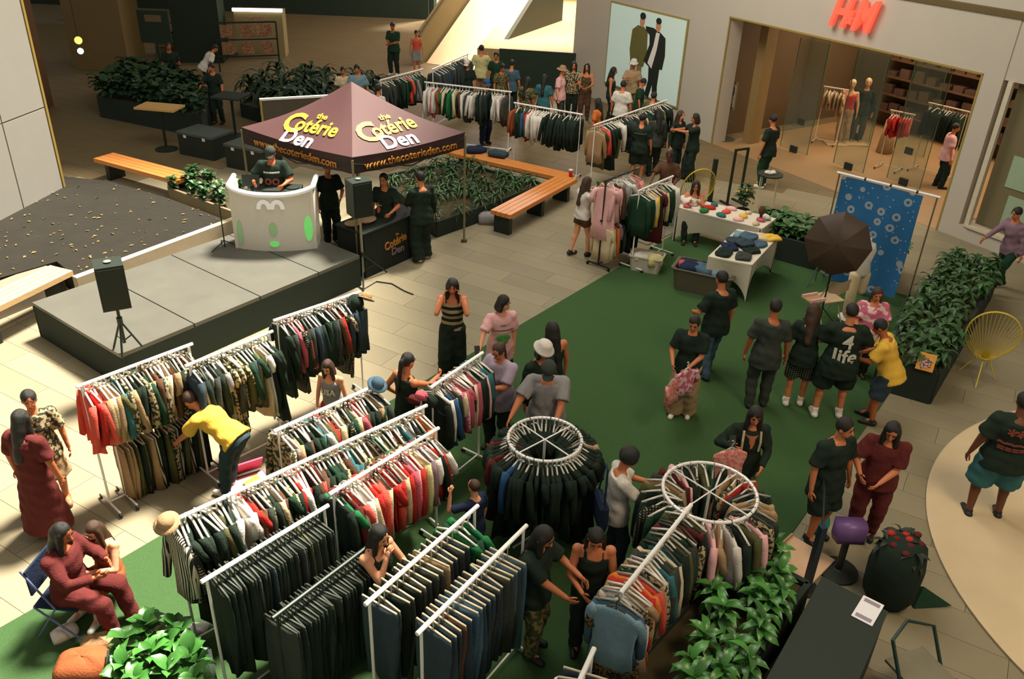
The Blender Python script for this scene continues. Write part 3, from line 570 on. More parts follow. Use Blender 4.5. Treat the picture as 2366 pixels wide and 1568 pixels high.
for cx, cz, rx, rz in ((-.60,.32,.05,.24),(.0,.14,.085,.055),(.60,.40,.07,.24),(0,.42,.07,.13)):
    pts = [(cx+rx*math.cos(t)*(1), cz+rz*math.sin(t)) for t in [2*math.pi*i/16 for i in range(16)]]
    q = [Vector((x, -.16*max(0, math.sin(math.pi*(x+.7)/1.4))**.7-.012, z)) for x, z in pts]; MB().add(q+[v+Vector((0, .008, 0)) for v in q], [tuple(range(16)), tuple(range(31, 15, -1))]+[(i, 16+i, 16+(i+1)%16, (i+1)%16) for i in range(16)]).build('glow_patch', mat('soft green light patch', (150,190,138), .4, var=.1, emit=.1) if cz in (.42, .32) else M_gl, bo)
for sx in (-1, 1):
    ro, ri = [], []
    for k in range(13):
        a = math.pi*k/12; ro.append(Vector((sx*.115+.125*math.cos(a), -.19, .80+.17*math.sin(a)**.8))); ri.append(Vector((sx*.115+.055*math.cos(a), -.19, .80+.10*math.sin(a))))
    q = ro+ri; MB().add(q+[v+Vector((0, .02, 0)) for v in q], [(k, k+1, 13+k+1, 13+k) for k in range(12)]+[(26+k+1, 26+k, 39+k, 39+k+1) for k in range(12)]+[(k+1, k, 26+k, 26+k+1) for k in range(12)]).build('emblem_arch', M_bt, bo)
mx = thing('mixing_desk', 'black music mixing desk standing inside the white booth', 'mixer', P(640,572,.6)+Vector((0, .3, H_-.1)), math.radians(5)); MB().box((0, 0, .04), (.9, .36, .08)).build('body', M_blackp, mx)
for sx in (-.3, .3): MB().lathe([(.13, .08), (.13, .1), (.02, .11)], (sx, 0, 0), 20).build('platter', M_blackm, mx)
MB().box((-.42, .0, .2), (.3, .02, .2), M=Matrix.Rotation(-.3, 3, 'X')).build('screen', M_blackp, mx)
# speakers
def speaker(label, c, s, rz=0):
    g = thing('loudspeaker', label, 'speaker', c, rz); MB().box((0, 0, .32), (.36, .34, .64)).build('cabinet', M_blackp, g); MB().box((0, -.175, .32), (.31, .02, .58)).build('grille', M_blackm, g)
    MB().lathe([(.02, .645), (.05, .66), (.001, .665)], n=10).build('knob', mat('speaker label', (120,124,112)), g); return g
def stand(label, foot, h, mt, z0=0, spread=.5):
    c = P(*foot, z0); g = thing('speaker_stand', label, 'stand', c, .4); MB().cone((0, 0, .15), (0, 0, h), .025, .022, 10).build('pole', mt, g); MB().cone((0, 0, .45), (0, 0, .55), .04, .04, 10).build('collar', M_blackm, g)
    for k in range(3):
        a = k*2.09+.3; MB().tube([(0, 0, .5), (spread*math.cos(a), spread*math.sin(a), .015)], .016, 6).build('leg', M_blackm, g); MB().tube([(0, 0, .18), (spread*.55*math.cos(a), spread*.55*math.sin(a), .24)], .01, 6).build('brace', M_blackm, g)
    return g
stand('tripod speaker stand on the near corner of the stage', (292,812), .72, M_blackm, .6, .22); c = P(292,812,.6); speaker('black loudspeaker on a pole at the near stage corner', c+Vector((0, 0, .74)), 1, .5)
stand('tripod speaker stand in front of the tent with one pale pole', (840,645), 1.25, mat('pale pole', (150,140,110), .4)); c = P(840,645); speaker('black loudspeaker on a tripod in front of the tent', c+Vector((0, 0, 1.27)), 1, .6)
ms = thing('microphone_stand', 'thin black microphone stand beside the white booth', 'stand', P(520,570,.6)); MB().cone((0, 0, 0), (0, 0, 1.15), .012, .01, 8).build('pole', M_blackm, ms); MB().ell((0, 0, 1.19), (.035, .035, .05)).build('microphone', mat('mic mesh', (150,170,120), .5), ms)
for k in range(3): a = k*2.09; MB().tube([(0, 0, .12), (.3*math.cos(a), .3*math.sin(a), .01)], .01, 5).build('leg', M_blackm, ms)
cb = MB().tube([P(*q, .012) for q in ((815,655),(840,668),(870,650),(905,655),(935,672),(955,680))], .012, 5).build('cable', M_blackp); tag(cb, 'black cable lying on the stone floor by the tripod stand', 'cable')
# ================================================================== PEOPLE
def person(label, px, py, h=1.65, face=180, top='black', sl='short', bot='pants', bc='black', hair='short', skin='mid', shoe='black', w=1.0, lean=0, hp=8, hy=0, LH=None, RH=None, feet=None, sit=0, z0=0, belly=0, hatc=None, hairm=None, hem=None, neck='', prints=None, side=0, cat='person', cyc=None):
    s = h/1.7; fa = math.radians(face); L = math.radians(lean); hipz = .9 if not sit else sit+.1
    t = Vector((0, math.sin(L), math.cos(L))); fw = Vector((0, math.cos(L), -math.sin(L))); X = Vector((1, 0, 0)); hip = Vector((0, -.25*math.sin(L) if not sit else 0, hipz))
    tp = lambda x, f, u: hip+X*x+fw*f+t*u
    ntop = tp(0, .015, .60); hd = L*.55+math.radians(hp); Rh = Matrix.Rotation(-math.radians(hy), 3, 'Z') @ Matrix.Rotation(-hd, 3, 'X')
    hc = ntop+Rh @ Vector((0, .02, .09)); H = lambda x, f, u: hc+Rh @ Vector((x, f, u))
    topp = H(0, 0, .115)
    g = thing('person', label, cat); Rz = Matrix.Rotation(-fa, 3, 'Z')
    anchor = P(px, py, topp.z*s+z0); root = anchor-Rz @ (topp*s); root.z = z0; g.location = root; g.rotation_euler.z = -fa
    dist = (root-Vector((0, 0, CAMH))).length; vx = .0125 if dist < 11.5 else (.017 if dist < 18 else .026)
    mirror = {}
    def arm(sd, T):
        Sj = tp(sd*.165*math.sqrt(w), 0, .45); T = Vector(T) if T is not None else hip+Vector((sd*(.27*w), .05, -.09)); a, b = .275, .25
        d = T-Sj; D = min(d.length, a+b-.004); dn = d.normalized(); T = Sj+dn*D
        ca = (a*a+D*D-b*b)/(2*a*D); pole = Vector((sd*.7, -.55, -.6)) if T.z < Sj.z-.05 else Vector((sd*.42, .1, -1)); pole = (pole-dn*pole.dot(dn)).normalized()
        E_ = Sj+dn*a*ca+pole*a*math.sqrt(max(0, 1-ca*ca)); return Sj, E_, T
    AR = {sd: arm(sd, T) for sd, T in ((-1, LH), (1, RH))}
    if feet is None: feet = ((-.10, -.04), (.10, .05))
    LG = {}
    for sd, ft in ((-1, feet[0]), (1, feet[1])):
        Hj = hip+Vector((sd*.09*w, 0, -.03)); A = Vector((ft[0], ft[1], .085+(ft[2] if len(ft) > 2 else 0))); a, b = .405, .395; d = A-Hj; D = min(d.length, a+b-.003); dn = d.normalized()
        ca = (a*a+D*D-b*b)/(2*a*D); pole = Vector((sd*.15, 1, .1)); pole = (pole-dn*pole.dot(dn)).normalized(); K = Hj+dn*a*ca+pole*a*math.sqrt(max(0, 1-ca*ca)); LG[sd] = (Hj, K, Hj+dn*D)
    def torso(mb, rings, infl=0, cap=True):
        mb.ring([[tp((rx*w+infl)*math.cos(q), f+(ry*w+infl+(belly*max(0, 1-abs(u-.12)/.2) if math.sin(q) > 0 else 0))*math.sin(q), u) for q in [2*math.pi*i/20 for i in range(20)]] for u, rx, ry, f in rings])
    TR = [(-.12,.11,.09,0),(-.04,.16,.115,0),(.06,.152,.11,0),(.18,.132,.10,.005),(.30,.15,.112,.01),(.40,.162,.105,.0),(.47,.13,.085,-.005),(.515,.07,.065,0)]
    body = MB(); torso(body, TR)
    body.cap(tp(0, 0, .47), H(0, -.015, -.06), .056*w**.5, .052, 12)
    for sd in (-1, 1):
        a, e, b = AR[sd]; body.ell(a, (.06*w, .06*w, .06*w)); body.cap(a, e, .052*w, .04*w); body.cap(e, b, .041*w, .027)
        a, k, b = LG[sd]; body.cap(a, k, .088*w, .06*w**.5); body.cap(k, b, .058*w**.5, .038); cm = k.lerp(b, .3); body.ell(cm+Vector((0, -.012, 0)), (.05*w**.5, .052*w**.5, .11)); body.cap(b, b+Vector((0, .10, -.04)), .038, .03)
    body.ell(H(0, -.012, .02), (.076, .094, .098), Rh, 16, 10); body.ell(H(0, .022, -.04), (.058, .062, .075), Rh, 14, 8)
    body.cap(H(0, .088, .005), H(0, .104, -.028), .009, .016, 8)
    for sd in (-1, 1): body.ell(H(sd*.077, -.01, -.01), (.012, .02, .033), Rh)
    ex = MB()
    for sd in (-1, 1):
        a, e, b = AR[sd]; d = (b-e).normalized(); x, y, _ = basis(d); n = Vector((-sd, 0, 0)); n = (n-d*n.dot(d)); n = n.normalized() if n.length > .1 else x; sv = d.cross(n).normalized()
        body.ell(b+d*.045, (.017, .034, .05), Matrix((n, sv, d)).transposed(), 12, 6)
        for i, ln in enumerate((.066, .076, .072, .055)):
            p0 = b+d*.07+sv*(.026-.0175*i); p1 = p0+d*ln*.55+n*.008; p2 = p1+d*ln*.4+n*.024; ex.tube([p0, p1, p2], [.0092, .0086, .006], 6)
        fs = sv if sv.y > -.2 else sv; p0 = b+d*.03+sv*.028; ex.tube([p0, p0+sv*.03+d*.025+n*.01, p0+sv*.034+d*.055+n*.022], [.012, .010, .007], 6)
    def sc(mb): mb.v = [(v[0]*s, v[1]*s, v[2]*s) for v in mb.v]; return mb
    rjob('body', sc(body), vx*.9, M_skin[skin], g, sc(ex))
    ey = MB()
    for sd in (-1, 1): ey.ell(H(sd*.031, .079, .012), (.012, .006, .006), Rh, 8, 5); ey.box(H(sd*.032, .082, .033), (.034, .008, .006), M=Rh)
    sc(ey).build('eyes', M_eye, g, True)
    sc(MB().ell(H(0, .083, -.055), (.022, .008, .007), Rh, 10, 5)).build('lips', M_lip, g, True)
    # clothes
    if bot != 'dress':
        bt = MB(); torso(bt, [(-.13,.12,.10,0),(-.05,.16,.118,0),(.04,.156,.113,0),(.09,.144,.104,0)], .016)
        if bot == 'skirt': bt.ring([[tp((.17+r)*w*math.cos(q), (.13+r)*math.sin(q), u) for q in [2*math.pi*i/24 for i in range(24)]] for u, r in ((0, 0), (-.2, .03), (-.42, .07))])
        else:
            R = dict(pants=(.106, .086, .068), wide=(.112, .108, .118), slim=(.104, .078, .056), shorts=(.115, .112, 0), shortshorts=(.11, .11, 0))[bot]
            for sd in (-1, 1):
                a, k, b = LG[sd]; bt.ell(a, (.092*w, .10*w, .09*w))
                if bot == 'shorts': bt.cone(a, a.lerp(k, .98), R[0]*w, R[1]*w, 16)
                elif bot == 'shortshorts': bt.cone(a, a.lerp(k, .45), R[0]*w, R[1]*w, 16)
                else:
                    bt.cap(a, k, R[0]*w, R[1]*w**.5, 14); e_ = b+Vector((0, 0, -.035)); bt.cone(k, e_, R[1]*w**.5, R[2]*w**.5, 16)
        rjob({'shorts': 'shorts', 'skirt': 'skirt', 'shortshorts': 'shorts'}.get(bot, 'trousers'), sc(bt), vx, fab(bc), g, noise=.006*s)
    tm = MB(); hm = hem if hem is not None else -.14
    if bot == 'dress':
        r = [(-.75,.24,.2,0),(-.4,.2,.16,0),(-.1,.165,.12,0)]+TR[2:-1]
    elif sl == 'tank': r = [(max(hm, -.05),.16,.115,0)]+[q for q in TR[2:6]]
    else: r = [(hm,.186,.150,0),(-.02,.180,.140,0),(.07,.165,.125,0)]+TR[3:-1]
    torso(tm, r, .024 if sl != 'tank' else .018)
    if sl == 'tank':
        for sd in (-1, 1): tm.tube([tp(sd*.085, .095*w, .36), tp(sd*.09, .06*w, .46), tp(sd*.085, -.02, .50), tp(sd*.085, -.09*w, .40)], .017, 6)
    else:
        for sd in (-1, 1):
            a, e, b = AR[sd]; tm.ell(a, (.076*w, .076*w, .07*w)); tm.cap(tp(0, 0, .455), a, .07*w, .066*w)
            if sl == 'short': tm.cone(a, a.lerp(e, .82), .073*w, .080*w, 16)
            else: tm.cap(a, e, .072*w, .06*w); tm.cone(e, b-(b-e).normalized()*.01, .058*w, .043, 14)
    rjob('dress' if bot == 'dress' else 'shirt' if sl != 'tank' else 'tank_top', sc(tm), vx, fab(top), g, noise=.006*s)
    for sd in (-1, 1):
        a, k, b = LG[sd]; q = MB(); fd = Vector((sd*.12, 1, 0)).normalized(); q.cap(b+Vector((0, -.03, -.035)), b+fd*.15+Vector((0, 0, -.05)), .046, .038, 12); q.cap(b+Vector((0, 0, .0)), b+Vector((0, .02, -.03)), .046, .046, 12)
        zb = b.z-.085; q.v = [(v[0], v[1], max(v[2], zb+.002)) for v in q.v]; sc(q).build('shoe', M_shoe[shoe], g, True)
        if shoe == 'white' and bot in ('shorts', 'shortshorts', 'skirt'): sc(MB().cone(b+Vector((0, 0, -.02)), b.lerp(k, .18), .043, .045, 12)).build('sock', mat('sock', (206,200,184), .9), g, True)
    # hair
    hm_ = hairm or M_hair; hr = MB(); hr.ell(H(0, -.02, .03), (.086, .096, .098), Rh, 16, 10)
    dn_ = lambda x, f, u: H(x, f, 0)+Vector((0, 0, u))*1.0-fw*.0
    if hair in ('long', 'bob', 'verylong'):
        ln = dict(long=.34, bob=.12, verylong=.46)[hair]
        hr.cap(H(0, -.04, .0), dn_(0, -.075, -.10), .085, .080, 12); 
        if ln > .2: hr.cap(dn_(0, -.075, -.10), tp(0, -.115*w-.01, .60-ln), .082, .055, 12)
        for sd in (-1, 1): hr.cap(H(sd*.066, .0, .03), dn_(sd*.078, -.01, -.10 if ln < .2 else -.2), .034, .032, 10)
    if hair == 'pony': hr.ell(H(0, -.105, .03), (.035, .035, .035), Rh); hr.cap(H(0, -.12, .02), tp(0, -.15, .30), .034, .022, 10)
    if hair == 'bun': hr.ell(H(0, -.06, .115), (.05, .05, .045), Rh)
    if hair == 'afro': hr.ell(H(0, -.02, .04), (.115, .12, .115), Rh)
    if hair in ('two',): 
        for sd in (-1, 1): hr.cap(H(sd*.08, -.03, .0), tp(sd*.1, .0, .38), .028, .022, 8)
    rjob('hair', sc(hr), min(vx, .014), hm_, g, noise=.003)
    if hatc:
        kind, c = hatc; q = MB(); Mh = Rh
        if kind == 'cap':
            q.ell(H(0, -.012, .055), (.092, .105, .08), Rh, 16, 8); q.sheet(lambda u, v: H((u-.5)*.15*(1-.25*v), .075+.085*v*(1-(2*u-1)**2*.35), .055-.02*v-(2*u-1)**2*.02), 6, 3); sc(q).build('cap', fab(c), g, True)
        else:
            br = .17 if kind == 'hat' else .14
            q.ring([[H(r*math.cos(a), r*1.1*math.sin(a)-.01, z) for a in [2*math.pi*i/20 for i in range(20)]] for r, z in ((br, .035), (br-.01, .05), (.095, .075), (.09, .13), (.06, .16), (.01, .165))]); sc(q).build('hat', fab(c), g, True)
    g['sc'] = s
    def mk(x, f, u, back=False):   # text frame on the torso
        return frame(tp(x, (-1 if back else 1)*f, u)*s, (-1, 0, 0) if not back else (1, 0, 0), t)
    def local(v): return Vector(v)*s
    if prints:
        for txt, u, size, col, back in prints:
            M_ = frame(tp(0, (-1 if back else 1)*(.112*w+.036+(belly if not back else 0)), u)*s, (1, 0, 0) if back else (-1, 0, 0), t)
            tjob('lettering', txt, size*s, col, g, M_, ext=.004, off=size*.02, post=lambda c: Vector((c.x, c.y, c.z-c.x*c.x*1.9)))
    g['_']=0; del g['_']; del g['sc']
    return g, local, Rz
PW = mat('white lettering', (206,204,190), .6, var=.02); PR = mat('dull red print', (128,60,48), .7); PG = mat('green print', (84,150,78), .7); PX = mat('faded print', (96,90,70), .7)
def held(g, mb, name, mt, label, cat, off, rot=None):   # a thing a person holds: top-level, placed in world space
    root, loc, Rz = g; p = root.location+Rz @ loc(off)
    o = mb.build(name, mt, None, False, p); o.rotation_euler.z = root.rotation_euler.z; 
    if rot: o.rotation_euler.x, o.rotation_euler.y = rot
    return tag(o, label, cat)
def phone(g, off, lab): return held(g, MB().box((0, 0, 0), (.075, .012, .15)), 'phone', M_blackp, lab, 'phone', off, (.5, 0))
F_up = lambda sd: (sd*.07, .17, 1.50)
person('woman in a striped tank top and wide black trousers holding both hands to her eyes', 1045, 647, 1.68, 178, 'striped', 'tank', 'wide', 'black', 'long', 'mid', 'black', LH=(-.13, .13, 1.44), RH=(.13, .13, 1.44), hp=14)
g = person('person in a pink T-shirt with a green print holding a phone out', 1168, 684, 1.63, 163, 'pink', 'short', 'pants', 'charcoal', 'bob', 'light', 'black', LH=(-.2, .05, .78), RH=(.40, .32, 1.0), hy=-45, hp=10, hem=-.24, prints=[('~~', .37, .07, PX, False), ('~~~~~~', .29, .09, PX, False), ('~~~~', .02, .08, PX, False)])
phone(g, (.44, .36, 1.02), 'black phone held by the person in the pink T-shirt')
root, loc, Rz = g; hb = MB()
for sx in (-1, 1): hb.ell((sx*.045, 0, .03), (.06, .012, .05), Matrix.Rotation(sx*.5, 3, 'Y'))
hb.ell((0, 0, -.03), (.075, .012, .06)); o = hb.build('heart_print', PG, root, True, loc((0, .152, 1.05)))
person('woman with very long black hair and a pale clip seen from behind on the turf', 1272, 742, 1.66, -35, 'black', 'tank', 'pants', 'denim', 'verylong', 'mid', 'black', hp=20)
person('person in a white sun hat and black top beside the man in the grey polo', 1262, 797, 1.64, 140, 'black', 'long', 'pants', 'black', 'bob', 'mid', 'black', hp=22, hatc=('bucket', 'white'), LH=(-.1, .3, 1.0))
person('heavy man in a grey polo shirt and dark cap reaching to the round rack', 1268, 846, 1.74, 184, 'grey', 'short', 'pants', 'black', 'short', 'mid', 'black', w=1.22, belly=.07, hp=30, lean=6, hatc=('cap', 'charcoal'), RH=(.42, .38, 1.0), LH=(-.12, .42, 1.02), hem=-.2)
person('woman in a lavender T-shirt with hair tied back sorting hangers', 1146, 800, 1.63, 215, 'lavender', 'short', 'pants', 'black', 'pony', 'mid', 'black', w=1.12, belly=.03, hp=28, LH=(-.05, .38, 1.16), RH=(.08, .36, 1.12), hem=-.2, hairm=M_hairb)
person('woman in a black tank dress with a long ponytail reaching right', 946, 815, 1.63, 40, 'black', 'tank', 'dress', 'black', 'pony', 'mid', 'black', hp=12, RH=(.1, .48, 1.22), LH=(-.25, .1, .95))
person('girl in a grey tank top marked USA standing between two racks', 752, 838, 1.42, 196, 'grey', 'tank', 'shorts', 'red', 'long', 'light', 'black', hp=25, hairm=M_hairb, prints=[('USA', .26, .13, PW, False)], w=.92)
person('person in a yellow jacket bending down over a hanger', 425, 908, 1.66, 292, 'yellow', 'short', 'slim', 'darkdenim', 'short', 'mid', 'white', lean=58, hp=12, LH=(-.2, .52, .72), RH=(.18, .55, .78), hairm=M_hairb, w=1.05, hem=-.06)
person('small boy in a blue shirt with one arm raised to a hanging shirt', 1094, 1108, 1.25, -50, 'navy', 'short', 'shorts', 'black', 'short', 'light', 'black', LH=(-.3, .2, 1.52), hp=0, hairm=M_hairb, w=.9)
person('woman with bare shoulders leaning among the jeans racks, hand at her chin', 884, 1222, 1.58, 125, 'black', 'tank', 'pants', 'black', 'long', 'light', 'black', RH=(.03, .17, 1.36), LH=(-.12, .34, 1.12), hp=20)
g = person('boy in a white T-shirt with a dark shoulder bag looking at his phone', 1466, 1042, 1.6, 82, 'white', 'short', 'pants', 'darkdenim', 'afro', 'mid', 'black', LH=(-.06, .42, 1.16), RH=(.08, .40, 1.12), hp=28, w=.95, hem=-.16)
phone(g, (.02, .47, 1.19), 'black phone held by the boy in the white T-shirt')
bg = MB(); bg.ring([[(x*k, y*k2, z) for x, y in ((-.17,-.05),(.17,-.05),(.19,.0),(.17,.05),(-.17,.05),(-.19,0))] for k, k2, z in ((.9,.6,-.2),(1,1,-.1),(.95,1,.12),(.8,.4,.16))]); bg.tube([(-.14, 0, .14), (-.05, .02, .55), (.05, .02, .55), (.14, 0, .14)], .012, 6)
held(g, bg, 'shoulder_bag', fab('navy'), 'dark blue cloth bag hanging on the back of the boy in white', 'bag', (.12, -.22, .98))
person('woman in a black tank top with braids looking down at her hands', 1380, 1237, 1.6, 182, 'black', 'tank', 'pants', 'black', 'two', 'mid', 'black', hp=32, LH=(-.1, .28, 1.0), RH=(.1, .3, 1.05))
person('person with dark hair and bare forearms beside the woman with braids', 1272, 1226, 1.66, 118, 'black', 'short', 'pants', 'camo', 'long', 'mid', 'black', hp=30, LH=(-.14, .42, 1.12), RH=(.06, .40, .98), w=1.05)
g = person('woman in a black T-shirt and wide grey trousers holding pink clothing', 1605, 735, 1.63, 200, 'black', 'short', 'wide', 'beige', 'pony', 'mid', 'white', hp=22, LH=(-.05, .3, 1.0), RH=(.18, .28, .98), w=1.05)
person('man in a black T-shirt and blue jeans walking away past the grey bin', 1668, 625, 1.76, -25, 'black', 'short', 'pants', 'denim', 'short', 'mid', 'black', LH=(-.22, .25, 1.0), w=1.08, feet=((-.1, -.1), (.1, .16)))
person('man in a dark grey T-shirt standing with his back turned on the turf', 1795, 690, 1.74, 8, 'charcoal', 'short', 'pants', 'charcoal', 'short', 'tan', 'black', w=1.05, hem=-.2)
person('person in a black T-shirt and plaid shorts seen from behind by the chair', 1885, 700, 1.66, 18, 'black', 'short', 'shorts', 'plaid', 'long', 'mid', 'white', w=1.0, hem=-.16, hairm=M_hairb, RH=(.1, .35, 1.1))
person('man in a black shirt lettered 4 life with black shorts and white shoes', 1972, 700, 1.80, 8, 'black', 'short', 'shorts', 'black', 'short', 'mid', 'white', w=1.25, LH=(-.15, .32, 1.1), RH=(.2, .3, 1.1), feet=((-.17, -.05), (.16, .0)), hem=-.22, prints=[('4', .34, .27, PW, True), ('life', .13, .27, PW, True)])
person('person in a yellow T-shirt and dark denim shorts leaning towards the vendor', 2028, 738, 1.66, -62, 'yellow', 'short', 'shorts', 'darkdenim', 'short', 'tan', 'black', lean=22, w=1.12, belly=.02, hp=15, LH=(-.1, .4, 1.0), RH=(.1, .38, 1.0))
person('vendor in a pink tie-dyed shirt facing the camera below the blue banner', 2032, 668, 1.55, 190, 'tiedye', 'short', 'pants', 'black', 'two', 'mid', 'black', hp=15, w=1.15, belly=.04, RH=(.2, .3, .95), LH=(-.2, .3, .95), hairm=M_hairb)
g = person('woman in a black cardigan with backpack straps holding up a phone', 1750, 946, 1.63, 182, 'black', 'long', 'pants', 'camo', 'long', 'mid', 'black', RH=(.26, .26, 1.25), LH=(-.12, .32, 1.02), hp=18)
phone(g, (.27, .31, 1.36), 'phone held up by the woman in the black cardigan')
root, loc, Rz = g
for sx in (-1, 1): MB().tube([loc((sx*.1, .13, 1.12)), loc((sx*.105, .135, 1.25)), loc((sx*.1, .10, 1.38))], .014, 6).build('backpack_strap', fab('cream'), root)
MB().sheet(lambda u, v: loc(((u-.5)*(.13+.05*v), .142-.18*(u-.5)**2, 1.14+.2*v)), 6, 6).build('neckline', M_skin['mid'], root, True)
person('man in a plain black T-shirt standing at the turf edge, bag in hand', 1962, 970, 1.72, 155, 'black', 'short', 'shorts', 'black', 'short', 'mid', 'black', w=1.08, hem=-.24, hy=-20, RH=(.3, .08, .78))
person('woman in a brown blouse with hair clipped up folding her arms', 2066, 984, 1.67, 205, 'maroon', 'short', 'pants', 'maroon', 'long', 'mid', 'black', w=1.14, belly=.03, hp=26, LH=(-.02, .3, 1.0), RH=(.2, .32, 1.06), hem=-.1)
person('big man in a black T-shirt with red back print and teal shorts', 2374, 905, 1.80, 12, 'black', 'short', 'shorts', 'teal', 'short', 'deep', 'black', w=1.32, belly=.05, prints=[('***', .36, .2, PR, True), ('~~~~', .26, .16, PR, True), ('=====', .18, .12, PR, True)], feet=((-.16, -.02), (.17, .04)), hem=-.14)
person('person in a dusty pink jumper walking past the shop window', 2350, 480, 1.7, 250, 'mauve', 'long', 'slim', 'forest', 'short', 'mid', 'black', lean=12, RH=(.2, .5, 1.0), feet=((-.1, .28), (.1, -.25, .03)), w=1.05)
person('person in a black outfit standing at the shop entrance, facing the shop', 1786, 264, 1.78, -40, 'black', 'short', 'pants', 'forest', 'short', 'mid', 'white', RH=(.2, .1, .85), w=1.0)
person('person behind, wearing a patterned top, at the left sunlit edge', 62, 906, 1.62, 150, 'floral', 'short', 'skirt', 'tan', 'short', 'mid', 'tan')
person('woman in a long dark dress standing in the sun at the left edge', 46, 945, 1.66, 12, 'maroon', 'short', 'dress', 'maroon', 'long', 'tan', 'tan', w=1.1)
person('DJ in a black shirt and cap behind the white booth on the stage', 622, 343, 1.72, 176, 'black', 'short', 'pants', 'black', 'short', 'tan', 'black', z0=.6, w=1.25, hp=24, RH=(.28, .3, 1.12), LH=(-.22, .32, 1.1), hatc=('cap', 'charcoal'), prints=[('======', .36, .08, PW, False), ('oo', .22, .24, PR, False)])
person('person in black with bare arms standing under the tent near the stage', 756, 374, 1.7, 150, 'black', 'short', 'pants', 'black', 'short', 'mid', 'black', RH=(.25, .1, .85), LH=(-.15, .3, 1.05))
person('vendor in black behind the black cloth table under the tent', 885, 402, 1.7, 190, 'black', 'short', 'pants', 'black', 'short', 'mid', 'black', LH=(-.2, .3, 1.05))
person('person in a black hoodie and very wide trousers beside the tent table', 968, 395, 1.76, -40, 'black', 'long', 'wide', 'black', 'short', 'mid', 'white', w=1.15, LH=(-.1, .35, 1.0))
g = person('girl in a white T-shirt and brown shorts holding up a green garment', 1360, 408, 1.62, 60, 'white', 'short', 'shortshorts', 'brown', 'long', 'light', 'black', LH=(-.08, .38, 1.4), RH=(.1, .36, 1.42), hairm=M_hairb, feet=((-.1, -.18), (.1, .12)), hem=-.06)
gm_ = MB().sheet(lambda u, v: Vector(((u-.5)*.45, .02*math.sin(u*14+v*5), -.5*v)), 10, 8); held(g, gm_, 'green_shirt', fab('green'), 'bright green garment held up by the girl in white', 'shirt', (0, .44, 1.48))
person('woman seated in the yellow string chair behind the white table', 1610, 420, 1.6, 188, 'brown', 'tank', 'pants', 'black', 'long', 'mid', 'black', sit=.42, feet=((-.12, .45), (.12, .45)), LH=(-.1, .38, .92), RH=(.12, .38, .92), hp=20, w=.95)
person('person in a brown shirt browsing behind the small two-arm rack', 1548, 350, 1.66, 195, 'brown', 'short', 'pants', 'brown', 'short', 'deep', 'black', RH=(.3, .38, 1.05), LH=(-.15, .25, 1.0), hp=20)
person('woman in a black jumpsuit reaching towards the dark rack, right of the crowd', 1606, 262, 1.66, 262, 'black', 'short', 'wide', 'black', 'bob', 'mid', 'black', LH=(-.05, .5, 1.3), RH=(.1, .5, 1.28))
person('woman with long brown hair beside the woman in the black jumpsuit', 1576, 256, 1.66, 140, 'black', 'long', 'pants', 'black', 'long', 'light', 'black', hairm=M_hairb)
person('person in a black T-shirt with faded back print at the angled rack', 1486, 262, 1.68, 12, 'black', 'short', 'shorts', 'black', 'short', 'mid', 'black', w=1.08, prints=[('======', .36, .09, PX, True)])
person('person in all black with long hair beside the faded print T-shirt', 1522, 250, 1.66, -10, 'charcoal', 'long', 'pants', 'black', 'long', 'mid', 'black')
person('person in a white shirt standing in the crowd below the poster', 1442, 186, 1.68, 20, 'white', 'short', 'pants', 'black', 'short', 'mid', 'black', w=1.08)
person('woman in an orange patterned top with dark hair in the crowd', 1380, 226, 1.6, -60, 'orange', 'short', 'pants', 'black', 'long', 'mid', 'black')
person('person in a white bucket hat and beige shirt in front of the poster', 1465, 140, 1.72, 190, 'beige', 'short', 'pants', 'olive', 'short', 'mid', 'black', hatc=('bucket', 'white'), RH=(.1, .3, 1.2))
person('woman with long dark hair in profile below the poster', 1421, 155, 1.66, 100, 'black', 'tank', 'pants', 'black', 'long', 'mid', 'black')
person('person in a dark shirt stooping at the right of the poster crowd', 1492, 182, 1.6, 100, 'forest', 'short', 'pants', 'black', 'short', 'mid', 'black', hp=25)
person('person in olive with a dark cap in the crowd, right of the white shirt', 1513, 212, 1.62, 30, 'olive', 'short', 'pants', 'black', 'short', 'mid', 'black', w=1.15)
person('woman in a patterned blouse with dark hair left of the plaster wall', 1327, 143, 1.66, 185, 'floral', 'short', 'pants', 'black', 'long', 'mid', 'black', LH=(-.1, .3, 1.1))
person('woman in a brown patterned top with curly hair by the plaster wall', 1357, 147, 1.64, 190, 'leopard', 'tank', 'pants', 'brown', 'long', 'mid', 'black', LH=(-.1, .3, 1.05), RH=(.1, .32, 1.05))
person('person in a straw hat and pink shirt at the far rack', 1302, 155, 1.66, 110, 'pink', 'short', 'pants', 'charcoal', 'short', 'light', 'black', hatc=('hat', 'tan'), w=1.1)
person('person in a teal checked shirt seen from behind at the far rack', 1260, 172, 1.62, 20, 'teal', 'short', 'pants', 'black', 'long', 'mid', 'black', w=1.05)
person('person in a dark camouflage top among the far racks', 1222, 178, 1.62, 40, 'camo', 'short', 'pants', 'black', 'long', 'tan', 'black', w=1.05)
person('man in a pale yellow T-shirt with a raised hand at the far rack', 1113, 104, 1.74, 10, 'paleyellow', 'short', 'pants', 'tan', 'short', 'mid', 'black', w=1.15, RH=(.2, .2, 1.35))
person('person in a white cap and black top at the far rack', 1078, 140, 1.64, 190, 'black', 'short', 'pants', 'black', 'short', 'mid', 'black', hatc=('cap', 'white'), hp=20)
person('person in a green top right of the man in pale yellow', 1146, 122, 1.64, 190, 'forest', 'short', 'pants', 'black', 'short', 'mid', 'black', hp=20)
